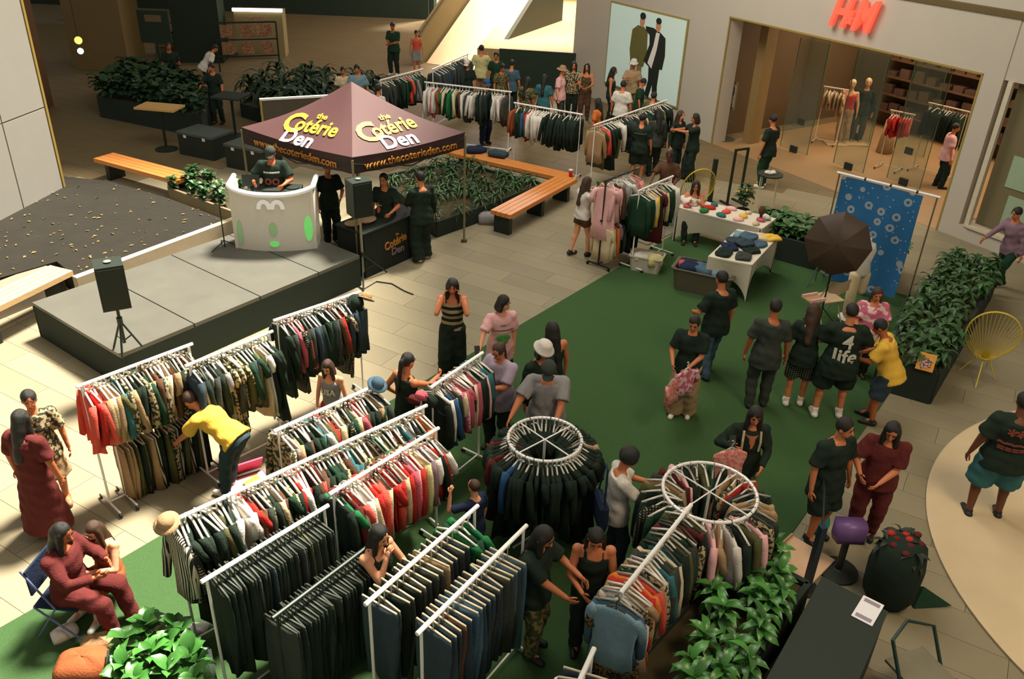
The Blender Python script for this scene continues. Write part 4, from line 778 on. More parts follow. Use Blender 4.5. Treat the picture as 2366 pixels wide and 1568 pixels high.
person('person in a blue-grey T-shirt at the far rack, right of the green top', 1184, 138, 1.62, 15, 'denim', 'short', 'pants', 'black', 'short', 'mid', 'black', w=1.05)
person('person in an olive patterned shirt bending over the far rack', 1164, 150, 1.6, 150, 'camo', 'short', 'pants', 'black', 'short', 'mid', 'black', hp=28)
person('man in a blue cap and black T-shirt in front of the far white rack', 1126, 184, 1.74, 150, 'black', 'short', 'pants', 'navy', 'short', 'mid', 'black', hatc=('cap', 'blue'), hp=18)
person('man in a pale blue shirt sitting beyond the tent peak', 824, 150, 1.7, 175, 'lightdenim', 'short', 'pants', 'navy', 'short', 'mid', 'black', w=1.1)
person('person in a cream top carrying something teal beyond the tent peak', 792, 155, 1.55, 170, 'cream', 'short', 'pants', 'beige', 'short', 'mid', 'tan', w=1.05)
person('person in black with a white shoulder panel right of the tent peak', 876, 196, 1.55, 30, 'white', 'short', 'pants', 'black', 'short', 'mid', 'black')
person('man in dark clothes and white trainers at the far planter, arms crossed', 906, 52, 1.75, 200, 'forest', 'short', 'pants', 'black', 'short', 'tan', 'white', LH=(0, .25, 1.05), RH=(.0, .28, 1.08), w=1.1)
person('child in a coral top with a lime green bag beside the far planter', 962, 70, 1.45, 170, 'coral', 'tank', 'shorts', 'grey', 'short', 'mid', 'tan')
person('person in a white T-shirt bending at the far tables, upper left', 500, 104, 1.6, 60, 'white', 'short', 'pants', 'black', 'short', 'mid', 'black', lean=35, w=1.15)
person('person in a black T-shirt sitting at the tall table, upper left', 486, 146, 1.66, 190, 'black', 'short', 'pants', 'black', 'short', 'mid', 'black', LH=(-.3, .15, .85), RH=(.4, .25, .95))
person('person in dark clothes beside the tan column at the upper left', 388, 98, 1.65, 150, 'black', 'short', 'pants', 'black', 'short', 'tan', 'black')
person('mannequin wearing dark trousers on the raised walkway beside the plaster wall', 1318, -120, 1.8, 170, 'black', 'long', 'slim', 'olive', 'short', 'tan', 'black', z0=a0.z, cat='mannequin')
person('shopper in a dusty pink top inside the red shop', 2214, 285, 1.62, 100, 'pink', 'short', 'pants', 'black', 'short', 'mid', 'black', w=1.1)
# seated pair bottom left
gseat = person('person in a dark maroon top seated on the folding chair, near left corner', 148, 1214, 1.66, 95, 'maroon', 'long', 'pants', 'maroon', 'long', 'tan', 'white', sit=.45, feet=((-.12, .5), (.12, .42)), LH=(-.1, .38, .85), RH=(.12, .36, .8), hp=22, w=1.15)
person('person with light brown hair seated low beside the folding chair', 205, 1216, 1.5, 200, 'rust', 'tank', 'shorts', 'rust', 'long', 'light', 'white', sit=.3, feet=((-.14, .42), (.14, .40)), hp=26, hairm=M_hairb, LH=(-.1, .32, .7), RH=(.1, .34, .72))
fc = thing('folding_chair', 'blue-framed folding chair at the bottom left under the seated person', 'chair', gseat[0].location+Vector((-.04, 0, 0)), gseat[0].rotation_euler.z)
M_fc = mat('blue painted tube', (96,110,150), .4)
for sx in (-.24, .24):
    MB().tube([(sx, .24, 0), (sx, -.22, .44)], .012, 6).build('leg', M_fc, fc); MB().tube([(sx, -.28, 0), (sx, .0, .44), (sx, -.24, .9)], .012, 6).build('leg', M_fc, fc)
MB().box((0, 0, .44), (.48, .44, .02)).build('seat', fab('navy'), fc); MB().box((0, -.2, .74), (.48, .02, .3)).build('backrest', fab('navy'), fc)
# ================================================================== GARMENTS
def wav(a, z, ph, k=7): return a*(.6*math.sin(k*z*3+ph)+.4*math.sin(k*5*z+ph*2))
def garment_mb(kind, sd):
    rnd = random.Random(sd); mb = MB(); N = 18; ph = rnd.random()*6
    def loop(z, w_, t, x0=0, fold=0):
        pts = []
        for i in range(N):
            q = 2*math.pi*i/N; x = w_*math.copysign(abs(math.cos(q))**.7, math.cos(q)); y = t*math.sin(q)
            y += fold*math.sin(x*38+ph+z*3); pts.append((x0+x*(1+.06*math.sin(z*9+ph)), y, z+fold*.8*math.sin(x*25+ph*2) if fold > .02 else z))
        return pts
    if kind in ('jeans', 'trousers'):
        L = rnd.uniform(.9, 1.05); w0 = .19
        mb.ring([loop(z, w_, t, 0, f) for z, w_, t, f in ((-.14, w0, .02, 0), (-.18, w0+.005, .03, .004), (-.35, .21, .035, .012), (-.6, .19, .04, .02), (-.14-L, .17, .04, .03))]); return mb
    L = dict(shirt=rnd.uniform(.62, .76), jacket=rnd.uniform(.66, .8), dress=rnd.uniform(.95, 1.15), top=rnd.uniform(.45, .55))[kind]; tk = .048 if kind == 'jacket' else .03
    sh = .205
    rows = [(-.128, .05, .016, 0), (-.140, .10, .024, 0), (-.165, .16, tk, 0), (-.192, sh, tk*1.05, .003), (-.25, .215, tk*1.1, .007), (-.40, .20, tk*1.1, .013), (-.10-L*.7, .205 if kind != 'dress' else .22, tk*1.2, .02), (-.10-L, .215 if kind != 'dress' else .27, tk*1.35, .028)]
    mb.ring([loop(z, w_, t, 0, f) for z, w_, t, f in rows])
    if kind != 'dress' and kind != 'top' or rnd.random() < .4:
        lg = rnd.choice((.24, .52)) if kind == 'shirt' else (.54 if kind == 'jacket' else .2)
        for s_ in (-1, 1):
            fw = rnd.uniform(-.03, .03); rs = []
            for k, (f, r1) in enumerate(((0, .05), (.25, .062), (.6, .055), (1, .05))):
                c = Vector((s_*(.185+.055*min(1, f*2.2)), fw*f*3, -.18-.03*f-lg*f)); rs.append([c+Vector((r1*math.cos(q)*.8, r1*.75*math.sin(q)+.006*math.sin(q*3+f*9), .02*math.cos(q)*s_)) for q in [2*math.pi*i/8 for i in range(8)]])
            mb.ring(rs)
    return mb
GM = {k: [garment_mb(k, 100*i+7).mesh('garment') for i in range(n)] for k, n in dict(shirt=6, jacket=4, dress=4, top=3, jeans=3, trousers=3).items()}
HM = MB().tube([(0, 0, -.085), (0, 0, -.045), (.016, 0, -.03), (.02, 0, -.008), (.0, 0, .018), (-.02, 0, .004)], .0065, 5); HM.tube([(-.22, 0, -.165), (-.1, 0, -.118), (0, 0, -.085), (.1, 0, -.118), (.22, 0, -.165)], .0125, 5); HM.tube([(-.22, 0, -.168), (.22, 0, -.168)], .007, 4)
HMESH = HM.mesh('hanger')
H2 = MB().tube([(0, 0, -.13), (0, 0, -.045), (.016, 0, -.03), (.02, 0, -.008), (.0, 0, .018), (-.02, 0, .004)], .0085, 5); H2.tube([(-.10, 0, -.155), (-.05, 0, -.12), (0, 0, -.09), (.05, 0, -.12), (.10, 0, -.155)], .0115, 5); H2MESH = H2.mesh('hanger')
HC = MB().tube([(0, 0, -.13), (0, 0, -.045), (.02, 0, -.02), (0, 0, .018), (-.02, 0, .004)], .0045, 5); HC.box((0, 0, -.135), (.38, .013, .022)); HCM = HC.mesh('clip_hanger')
M_hang = mat('white hanger plastic', (224,220,208), .35, var=.03, spec=.5); M_hangw = mat('pale clip hanger', (206,194,166), .5)
M_hangg = mat('clear grey hanger', (160,156,144), .3, var=.05, spec=.6)
M_hangd = mat('dark hanger', (70,74,66), .5)
NAMES = dict(shirt='shirt', jacket='jacket', dress='dress', top='top', jeans='jeans', trousers='trousers')
def garment(kind, col, loc, rz, label, group, hang=None, tilt=0, sc=1.0, hm=None):
    n = NAMES[kind]; o = inst(n, random.choice(GM[kind]), fab(col), None, loc); o.rotation_euler = (tilt, random.uniform(-.03, .03), rz); o.scale = (sc, sc, sc*random.uniform(.94, 1.05)); tag(o, label, n, group)
    if hang is None and kind not in ('jeans', 'trousers'): hang = M_hang if random.random() < .68 else (M_hangd if random.random() < .5 else M_hangg); hm = hm or (H2MESH if random.random() < .45 else HMESH)
    h = inst('hanger', HCM if kind in ('jeans', 'trousers') else (hm or HMESH), hang or (M_hangw if kind in ('jeans', 'trousers') else M_hang), o)
    return o
def pick(pal):
    tot = sum(w for *_, w in pal); r = random.random()*tot
    for k, c, w in pal:
        r -= w
        if r <= 0: return k, c
    return pal[-1][:2]
DARK = [('shirt','black',5),('jacket','black',4),('jacket','charcoal',3),('shirt','forest',2),('jacket','olive',2),('shirt','floral',1),('shirt','brown',1),('shirt','white',.8),('jacket','darkdenim',1.5),('shirt','maroon',.6),('shirt','red',.3),('dress','black',1)]
MIX = [('shirt','black',4),('shirt','charcoal',2),('jacket','olive',1.5),('shirt','cream',1.5),('shirt','white',1.5),('shirt','floral',1.6),('shirt','red',.35),('shirt','coral',.3),('shirt','forest',1.6),('jacket','brown',1.2),('shirt','teal',.5),('shirt','pink',.5),('shirt','tan',1),('shirt','plaid',.8),('shirt','beige',1),('jacket','black',2)]
def rack(label, short, a, b, z, n, pal, pos=None, over={}, ends=('near', 'far'), gap=(.0, 1.0), hang=None, mt=None, ground=True, sc=1.0, posts=True, tilt=.09, base=.25, lowbar=True, P0=None):
    if P0: A, B = Vector(P0[0]), Vector(P0[1])
    else: A, B = P(*a, z), P(*b, z)
    d = (B-A); L = d.length; an = math.atan2(d.y, d.x); g = thing('clothes_rack', label, 'clothes rack', (A.x, A.y, 0), an); mt = mt or M_chrome
    MB().tube([(-.05, 0, z), (L+.05, 0, z)], .021, 8).build('rail', mt, g)
    if posts:
        for x in (.0, L):
            MB().tube([(x, 0, .08), (x, 0, z)], .014, 8).build('post', mt, g); f = MB().tube([(x, -base, .07), (x, base, .07)], .013, 6).build('foot_bar', mt, g)
            for y in (-base, base): MB().cone((x-.012, y, .032), (x+.012, y, .032), .03, .03, 10).build('caster', M_blackp, f)
        if lowbar: MB().tube([(0, 0, .09), (L, 0, .09)], .011, 6).build('lower_bar', mt, g)
    u = d.normalized(); k = 0
    for i in range(n):
        f = gap[0]+(gap[1]-gap[0])*(i+.5)/n; p = A+u*L*f+Vector((0, 0, -.004)); p += u*random.uniform(-.008, .008)
        kind, col = over.get(i) or pick(pal); 
        end, idx = (ends[0], i) if i < n/2 else (ends[1], n-1-i)
        garment(kind, col, p, an+math.pi/2+random.gauss(0, tilt)+(math.pi if random.random() < .5 else 0), f'{WORD[col]} {NAMES[kind]} on the {short}, {ordn(idx)} from its {end} end', 'clothes on the '+short, hang, sc=sc)
    return g
rack('two-level steel clothes rack nearest the sunlit stage corner', 'two-level stage rack upper rail', (187,890), (436,797), 1.72, 26, [('shirt','red',.2)]+[('shirt','tan',2),('shirt','cream',1),('shirt','teal',1),('shirt','brown',2),('shirt','forest',2),('shirt','black',3),('shirt','floral',2),('shirt','olive',2)], over={0: ('shirt','coral'), 1: ('shirt','coral'), 2: ('shirt','red'), 3: ('shirt','tan'), 4: ('shirt','cream'), 5: ('shirt','tan'), 7: ('shirt','teal')})
A = P(187,890,1.72); B = P(436,797,1.72); A2 = Vector((A.x, A.y, .88))+(B-A)*.16; B2 = Vector((B.x, B.y, .88)); A2.z = B2.z = .88
rack('lower steel rail of the two-level rack by the stage', 'two-level stage rack lower rail', 0, 0, .88, 20, [('trousers','tan',1),('trousers','olive',1),('trousers','black',2),('trousers','floral',1),('trousers','stripedv',.6)], P0=(A2, B2), over={0: ('trousers','tan'), 1: ('trousers','tan'), 2: ('trousers','tan'), 3: ('trousers','olive')}, sc=.78, lowbar=False)
rack('steel clothes rack in the middle of the back row by the stage', 'middle back-row rack', (437,842), (622,768), 1.66, 22, DARK+[('shirt','cream',1),('dress','floral',1),('dress','grey',1)], over={3: ('dress','grey'), 17: ('dress','cream'), 18: ('dress','white'), 19: ('dress','black'), 20: ('jacket','black'), 21: ('dress','black'), 8: ('dress','floral')})
rack('steel clothes rack at the far end of the back row near the tent', 'far back-row rack', (640,738), (826,676), 1.66, 24, DARK+[('dress','floral',1),('shirt','pink',.8)], over={0: ('dress','black'), 1: ('jacket','black'), 3: ('shirt','rose'), 4: ('dress','plaid'), 5: ('shirt','coral'), 17: ('dress','plaid'), 18: ('dress','floral'), 20: ('jacket','darkdenim'), 22: ('jacket','darkdenim'), 23: ('jacket','charcoal')})
rack('short steel clothes rack behind the two long front racks', 'short middle rack', (642,992), (872,888), 1.6, 26, MIX, over={1: ('shirt','grey'), 2: ('shirt','beige'), 18: ('shirt','rose'), 19: ('shirt','red'), 24: ('shirt','forest'), 25: ('jacket','charcoal')})
rack('longest steel clothes rack running diagonally through the front', 'longest front rack', (398,1203), (978,940), 1.6, 58, MIX+[('jacket','olive',2),('jacket','brown',2),('shirt','leopard',1)], over={0: ('jacket','stripedv'), 1: ('jacket','plaid'), 2: ('dress','black'), 3: ('dress','black'), 14: ('shirt','red'), 24: ('shirt','red'), 26: ('shirt','red'), 44: ('shirt','green'), 56: ('shirt','orange'), 57: ('shirt','rust')})
rack('steel clothes rack of white, red and pale yellow shirts in the front middle', 'pale and red shirt rack', (770,1136), (1006,993), 1.6, 26, [('shirt','white',4),('shirt','pink',2),('shirt','red',1.5),('shirt','cream',1),('shirt','black',1),('shirt','coral',1)], over={8: ('shirt','coral'), 9: ('jacket','coral'), 11: ('shirt','red'), 16: ('shirt','rose'), 17: ('jacket','pink'), 19: ('jacket','paleyellow'), 20: ('jacket','paleyellow'), 21: ('shirt','mauve'), 0: ('shirt','black'), 1: ('dress','green'), 2: ('shirt','maroon'), 24: ('shirt','black')})
rack('white-railed rack of black trousers at the near left', 'black trousers rack', (477,1337), (749,1173), 1.6, 26, [('trousers','black',6),('trousers','charcoal',2),('jeans','black',1)], over={10: ('trousers','darkdenim'), 20: ('trousers','olive')}, hang=M_hangd, mt=M_white, gap=(.05, .97))
rack('low dark rail of black trousers beside the near left white rail', 'low black trousers rail', (640,1420), (850,1262), 1.25, 24, [('trousers','black',6),('jeans','black',2),('trousers','charcoal',1)], over={18: ('jeans','charcoal')}, hang=M_hangd, mt=M_blackm, gap=(.0, 1), lowbar=False)
rack('white-railed rack of dark jeans in the near middle', 'dark jeans rack', (853,1388), (1097,1174), 1.6, 17, [('jeans','darkdenim',2),('jeans','charcoal',3),('jeans','black',2)], over={14: ('shirt','green'), 15: ('shirt','forest'), 16: ('shirt','green'), 9: ('jeans','beige'), 10: ('jeans','charcoal')}, mt=M_white, gap=(.05, .95), tilt=.07)
rack('white-railed rack of blue-grey jeans in the near middle', 'blue-grey jeans rack', (973,1455), (1210,1220), 1.6, 17, [('jeans','darkdenim',3),('jeans','denim',2),('jeans','charcoal',2)], over={3: ('trousers','brown')}, mt=M_white, gap=(.08, .85), tilt=.07)
rack('white-railed rack with pale clip hangers cut off by the bottom of the view', 'bottom edge rack', (1300,1660), (1368,1508), 1.6, 9, [('trousers','charcoal',2),('jeans','darkdenim',1)], over={6: ('shirt','white')}, mt=M_white, gap=(.0, .9), tilt=.3)
rack('steel rack of pastel and teal T-shirts between two shoppers', 'pastel T-shirt rack', (1000,892), (1110,818), 1.6, 22, [('shirt','pink',3),('shirt','white',4),('shirt','cream',1.5),('shirt','black',.8),('shirt','rose',.8)], over={1: ('shirt','white'), 3: ('shirt','blue'), 15: ('shirt','black'), 16: ('shirt','black'), 18: ('shirt','black'), 19: ('shirt','teal'), 20: ('shirt','teal'), 21: ('shirt','black'), 10: ('shirt','rose'), 6: ('shirt','tiedye')})
rack('dark railed rack of mixed shirts beside the mixed round rack', 'mixed near-right rack', (1440,1362), (1592,1172), 1.55, 28, MIX+[('shirt','tan',2),('shirt','pink',1)], over={24: ('dress','red'), 25: ('dress','maroon'), 0: ('shirt','lightdenim'), 1: ('shirt','denim'), 2: ('dress','leopard'), 3: ('shirt','white'), 4: ('dress','tan'), 6: ('shirt','red'), 8: ('shirt','coral'), 7: ('dress','orange'), 27: ('shirt','olive')}, gap=(-.1, 1), tilt=.18)
rack('far steel rack with white and dark T-shirts, left of the round crowd', 'far left T-shirt rack', (985,190), (1178,212), 1.6, 26, [('shirt','black',5),('shirt','white',2),('shirt','brown',1),('shirt','green',.4),('jacket','charcoal',1)], over={2: ('shirt','rose'), 4: ('shirt','rust'), 6: ('shirt','cream'), 8: ('shirt','green'), 9: ('shirt','cream'), 14: ('shirt','white'), 15: ('shirt','white'), 22: ('shirt','white'), 23: ('shirt','white')}, ends=('left', 'right'), tilt=.2)
rack('farthest short rack of dark clothes beyond the tent', 'farthest dark rack', (880,185), (975,160), 1.6, 14, [('jacket','forest',2),('jacket','charcoal',2),('shirt','black',2)], over={8: ('shirt','coral'), 10: ('shirt','grey')}, ends=('left', 'right'), tilt=.2)
rack('farthest short rack of denim beside the stairs', 'farthest denim rack', (1000,160), (1080,125), 1.65, 12, [('jacket','darkdenim',3),('jacket','charcoal',2),('jacket','olive',1)], ends=('left', 'right'), tilt=.2)
rack('far steel rack with a white group and black clothes behind the bench', 'white-and-black bench rack', (1192,238), (1342,264), 1.6, 24, [('shirt','black',3),('jacket','black',3)], over={0: ('shirt','rust'), 1: ('shirt','forest'), 2: ('shirt','black'), 3: ('shirt','blue'), 4: ('shirt','charcoal'), 5: ('shirt','red'), **{i: ('jacket' if i % 2 else 'shirt', 'white') for i in range(6, 12)}}, ends=('left', 'right'), tilt=.12)
rack('far steel rack angled away towards the poster crowd', 'angled poster rack', (1375,288), (1538,232), 1.6, 30, DARK, over={0: ('jacket','tan'), 1: ('dress','olive'), 2: ('shirt','coral'), 3: ('shirt','red'), 5: ('dress','black'), 8: ('jacket','white'), 9: ('shirt','white'), 16: ('shirt','rust'), 18: ('shirt','cream')}, tilt=.15)
rack('small rack arm with pink tops and cream long-sleeved shirts', 'pink top rack', (1400,418), (1466,392), 1.75, 10, [('top','white',1),('shirt','grey',1),('shirt','brown',1)], over={0: ('dress','pink'), 1: ('shirt','pink'), 2: ('jacket','pink'), 9: ('shirt','pinkprint')}, tilt=.3, mt=M_blackm)
A = P(1400,418,1.75); B = P(1466,392,1.75); A2 = Vector((A.x, A.y, .98)); B2 = Vector((B.x, B.y, .98))
rack('lower black rail with cream shirts under the pink tops', 'low cream shirt rail', 0, 0, .98, 9, [('shirt','black',2),('shirt','mauve',1)], P0=(A2, B2), over={0: ('jacket','cream'), 1: ('jacket','cream'), 2: ('shirt','orange'), 3: ('shirt','mauve'), 4: ('shirt','charcoal')}, mt=M_blackm, lowbar=False)
rack('small steel rack with white, maroon and black shirts beside the string chair', 'maroon and white rack', (1478,440), (1552,408), 1.6, 14, [('shirt','black',1),('jacket','forest',2)], over={3: ('jacket','white'), 4: ('shirt','yellow'), 5: ('shirt','black'), 6: ('dress','maroon'), 7: ('dress','maroon'), 8: ('shirt','cream'), 9: ('jacket','forest'), 12: ('jacket','white'), 13: ('jacket','white')})
def round_rack(label, short, px, py, r, z, n, pal, over={}, same=None, fill=None, mt=None):
    c = P(px, py, z); g = thing('round_clothes_rack', label, 'clothes rack', (c.x, c.y, 0)); mt = mt or M_chrome
    MB().tube([(r*math.cos(q), r*math.sin(q), z) for q in [2*math.pi*i/48 for i in range(49)]], .017, 8).build('ring_rail', mt, g)
    for a in (.75, .75+math.pi/2): MB().tube([(-r*math.cos(a), -r*math.sin(a), z-.01), (r*math.cos(a), r*math.sin(a), z-.01)], .008, 6).build('cross_bar', mt, g)
    MB().tube([(0, 0, .06), (0, 0, z-.01)], .016, 8).build('pole', mt, g)
    for k in range(4): a = .75+k*math.pi/2; f = MB().tube([(0, 0, .07), (r*math.cos(a), r*math.sin(a), .06)], .014, 6).build('leg', mt, g)
    for i in range(n):
        q = (fill(i) if fill else 2*math.pi*(i+.5)/n); kind, col = over.get(i) or pick(pal)
        p = Vector((c.x+r*math.sin(q), c.y+r*math.cos(q), z)); rz = math.pi/2-q+random.gauss(0, .12)
        lb = same if (same and (kind, col) not in over.values()) else f'{WORD[col]} {NAMES[kind]} on the {short}, {ordn(i)} clockwise from its farthest point'
        gp = short if lb == same else 'odd clothes on the '+short
        garment(kind, col if lb != same else 'black', p, rz, lb, gp, sc=.95, hm=H2MESH if same else None)
    return g
round_rack('round steel rack crammed with black clothes on white hangers', 'black round rack', 1259, 1013, .40, 1.4, 52, [('jacket','black',1),('shirt','black',1),('dress','black',1)], over={40: ('shirt','maroon'), 32: ('shirt','blue'), 36: ('shirt','maroon'), 11: ('shirt','beige')}, same='black garment hanging tightly packed on the black round rack')
round_rack('round steel rack of mixed colourful clothes with a half-empty ring', 'mixed round rack', 1640, 1134, .47, 1.4, 34, MIX+[('shirt','pink',1),('shirt','tan',2)], over={5: ('shirt','red'), 30: ('shirt','maroon'), 12: ('shirt','pink'), 20: ('dress','red'), 9: ('shirt','tan')})
# pink garment held by the woman in the cardigan, pink item of the grey trousers woman
o = garment('dress', 'pinkprint', P(1694,1020,1.42), .2, 'pink tank dress on a hanger held by the woman in the cardigan', None, sc=.9); 
o = garment('top', 'tiedye', P(1590,838,1.05), .5, 'rose ruffled top on a hanger held by the woman in grey trousers', None, sc=.8)
o = garment('top', 'pinkprint', P(1560,862,1.0), .9, 'crumpled pink top hanging left of the rose ruffled top', None, sc=.8)
# hats on racks
def hat(label, c, col, kind='cap', rz=0, tilt=(0, 0)):
    g = thing('hat', label, 'hat', c, rz); mb = MB(); mb.lathe([(.105, 0), (.11, .02), (.10, .09), (.06, .13), (.005, .14)], n=20, fy=1.1); mb.build('crown', fab(col), g, True)
    mb = MB()
    if kind == 'cap': mb.sheet(lambda u, v: Vector(((u-.5)*.16, .10+.09*v*(1-.3*(2*u-1)**2), .01-.02*v)), 6, 3)
    else: mb.lathe([(.105, .005), (.17, -.01), (.172, 0), (.105, .02)], n=20, fy=1.1)
    mb.build('brim', fab(col), g, True); g.rotation_euler = (tilt[0], tilt[1], rz); g.scale = (.68,)*3; return g
hat('straw sun hat hung on the far end of the back-row racks', P(845,690,1.62), 'tan', 'hat', 2.4, (.6, .3)); hat('blue denim hat on the end of the short middle rack', P(872,888,1.62), 'denim', 'hat', .5, (.3, .2))
hat('black bucket hat just left of the straw sun hat', P(822,700,1.58), 'black', 'hat', .5, (.9, .2))
hat('pink cap on the near end of the pastel T-shirt rack', P(972,920,1.58), 'rose', 'cap', 2.6, (.9, .3)); hat('black cap beside the pink cap on the pastel rack', P(992,930,1.52), 'black', 'cap', 2.2, (1.2, .3)); hat('dark purple cap left of the pink cap', P(955,930,1.45), 'maroon', 'cap', 2.6, (1, .3))
hat('blue patterned bucket hat hanging over the pastel rack', P(1030,940,1.3), 'blue', 'hat', .4, (.4, .2)); hat('striped knitted beanie on the near end of the longest rack', P(385,1208,1.62), 'tan', 'hat', 0, (.3, 0))
# ================================================================== TABLES, BANNER, MISC
def spandex(label, cs, z, feet_in=.0):
    cx = sum(c.x for c in cs)/4; cy = sum(c.y for c in cs)/4; g = thing('table', label, 'table', (cx, cy, 0)); o = Vector((cx, cy, 0)); q = [c-o for c in cs]; M_sp = mat('white stretch cloth', (206,198,180), .75, var=.04)
    mb = MB(); mb.prism([(c.x, c.y) for c in q], z-.03, z); mb.build('tabletop', M_sp, g)
    for i in range(4):
        a, b = q[i], q[(i+1) % 4]; a = Vector((a.x, a.y, 0)); b = Vector((b.x, b.y, 0)); n = (a+b).normalized()
        def fn(u, v):
            bot = .34*math.sin(math.pi*u)**.6; p = a.lerp(b, u)-n*.10*math.sin(math.pi*u)*v; return Vector((p.x, p.y, z*(1-v)+bot*v))
        MB().sheet(fn, 20, 5).build('cloth_side', M_sp, g, True)
        MB().cone(a*.96, (a*.96)+Vector((0, 0, z-.03)), .018, .018, 8).build('leg', M_blackm, g)
    return g
t1 = [P(1563,478,.75), P(1600,448,.75), P(1785,520,.75), P(1748,548,.75)]; t1[1] = t1[0]+Vector((.42, .58, 0)); t1[2] = t1[1]+Vector((1.52, -1.0, 0)); t1[3] = t1[0]+Vector((1.52, -1.0, 0))
spandex('long table in white stretch cloth covered with small pink and red goods', t1, .75)
t2a, t2b = P(1636,592,.75), P(1738,612,.75); dd = (P(1800,545,.75)-t2b); spandex('table in white stretch cloth piled with folded jeans and dark clothes', [t2a, t2b, t2b+dd*.98, t2a+dd*.98], .75)
def pile(label, c, col, size, rz=0, cat='clothes', name='folded_clothes', h=.05, seed=0):
    rnd = random.Random(seed); ph = rnd.random()*6; a, b = size
    mb = MB(); n = 14
    mb.ring([[((a/2*k)*math.copysign(abs(math.cos(q))**.5, math.cos(q))*(1+.08*math.sin(3*q+ph)), (b/2*k)*math.copysign(abs(math.sin(q))**.5, math.sin(q))*(1+.08*math.cos(2*q+ph)), z+.012*math.sin(q*4+ph)*(z > .01)) for q in [2*math.pi*i/20 for i in range(20)]] for k, z in ((.96, 0), (1, h*.4), (.97, h*.8), (.7, h), (.3, h*1.15), (.02, h*1.1))])
    o = mb.build(name, fab(col), None, True, c, rz); return tag(o, label, cat)
T2 = lambda u, v, z=.755: t2a+(t2b-t2a)*u+dd*v+Vector((0, 0, z-.75))
k = 0
for u, v, col, lab in ((.25,.15,'black','black folded shirt at the near left corner of the jeans table'),(.7,.15,'charcoal','charcoal folded shirt at the near right corner of the jeans table'),(.25,.35,'navy','navy folded trousers behind the black shirt on the jeans table'),(.72,.38,'black','black folded sweater in the middle of the jeans table'),(.25,.55,'darkdenim','dark denim jeans folded near the middle of the jeans table'),(.72,.6,'denim','blue denim jeans folded on the right of the jeans table'),(.25,.78,'lightdenim','light denim jeans at the far left of the jeans table'),(.65,.82,'cream','cream folded shirt at the far end of the jeans table'),(.9,.86,'yellow','yellow folded shirt at the far right corner of the jeans table'),(.5,.48,'darkdenim','loose dark denim jeans lying on top in the middle of the table'),(.45,.7,'denim','rumpled blue jeans on top of the far stack')):
    pile(lab, T2(u, v, .756+(.05 if k > 8 else 0)), col, (.34, .3), 1+k*.3, seed=k); k += 1
T1 = lambda u, v, z=.756: t1[0]+(t1[3]-t1[0])*u+(t1[1]-t1[0])*v+Vector((0, 0, z-.75))
random.seed(21); cols = ['rose', 'coral', 'white', 'pink', 'green', 'yellow', 'red', 'cream', 'teal']; used = set()
WH = ['at the left end', 'left of the middle', 'in the middle', 'right of the middle', 'at the right end']; RW = ['front edge', 'centre line', 'back edge']
for i in range(15):
    u = (i % 5+.5)/5; v = (i//5+.5)/3; col = cols[(i*4) % 9]
    g = thing('trinket', f'small {WORD[col]} trinket {WH[i % 5]} of the craft table, along its {RW[i//5]}', 'goods', T1(u, v), i); r = random.uniform(.05, .1)
    MB().lathe([(r, 0), (r*1.1, .02), (r*.7, .05), (.01, .06)], n=12, fx=1.4).build('body', fab(col), g, True); MB().box((r*.3, 0, .03), (r*1.2, r*.7, .03), .5).build('card', fab('white'), g)
pile('white printed tissue heap at the left end of the craft table', T1(.05, .6), 'white', (.4, .4), .3, 'paper', 'tissue_paper', .12, 5)
g = thing('doll_head', 'small brown display head at the right end of the craft table', 'goods', T1(.88, .6)); MB().lathe([(.05, 0), (.03, .03), (.03, .10), (.06, .14), (.075, .2), (.05, .27), (.005, .29)], n=14).build('head', fab('brown'), g, True); MB().lathe([(.07, 0), (.075, .02), (.03, .04)], n=14).build('base', fab('purple'), g)
g = thing('stick_sign', 'thin pink upright stick at the back of the craft table', 'goods', T1(.15, .9)); MB().box((0, 0, .15), (.03, .015, .3)).build('stick', fab('pink'), g); MB().box((0, 0, .01), (.1, .08, .02)).build('base', fab('rose'), g)
def tub(label, c, sx, sy, h, mt, rz):
    g = thing('storage_tub', label, 'tub', c, rz); mb = MB()
    def L(k, z): return [(a*sx/2*k, b*sy/2*k, z) for a, b in ((-1,-.85),(-.85,-1),(.85,-1),(1,-.85),(1,.85),(.85,1),(-.85,1),(-1,.85))]
    mb.ring([L(.86, 0), L(.98, h), L(.94, h), L(.82, .02)]); mb.build('body', mt, g); MB().ring([L(.98, h-.03), L(1.05, h-.02), L(1.05, h), L(.96, h+.005), L(.94, h-.005)], cap=False).build('rim', mt, g); return g
c = P(1492,622); tub('white translucent laundry tub with pale clothes spilling over', c, .62, .42, .32, mat('milky tub', (188,180,166), .4), -.35)
pile('pale yellow garment draped over the front of the white tub', c+Vector((.12, -.15, .16)), 'paleyellow', (.3, .22), .2, h=.2, seed=3); pile('pinkish white clothes heaped in the white tub', c+Vector((-.08, 0, .22)), 'white', (.42, .3), .1, h=.12, seed=4)
c = P(1618,675)+Vector((.05, .1, 0)); tub('large dark grey bin full of blue jeans', c, 1.1, .6, .45, mat('grey bin', (88,82,66), .6), -.42)
for j, (dx, dy, col, lab) in enumerate(((-.28,.1,'navy','navy jeans heaped in the left of the grey bin'),(-.02,.0,'denim','blue jeans heaped in the middle of the grey bin'),(.25,-.1,'lightdenim','light denim heaped at the right of the grey bin'),(-.4,.14,'rose','pink garment at the left corner of the grey bin'))): pile(lab, c+Vector((dx, dy, .36)), col, (.38 if j < 3 else .14, .4 if j < 3 else .14), j, h=.14, seed=j+9)
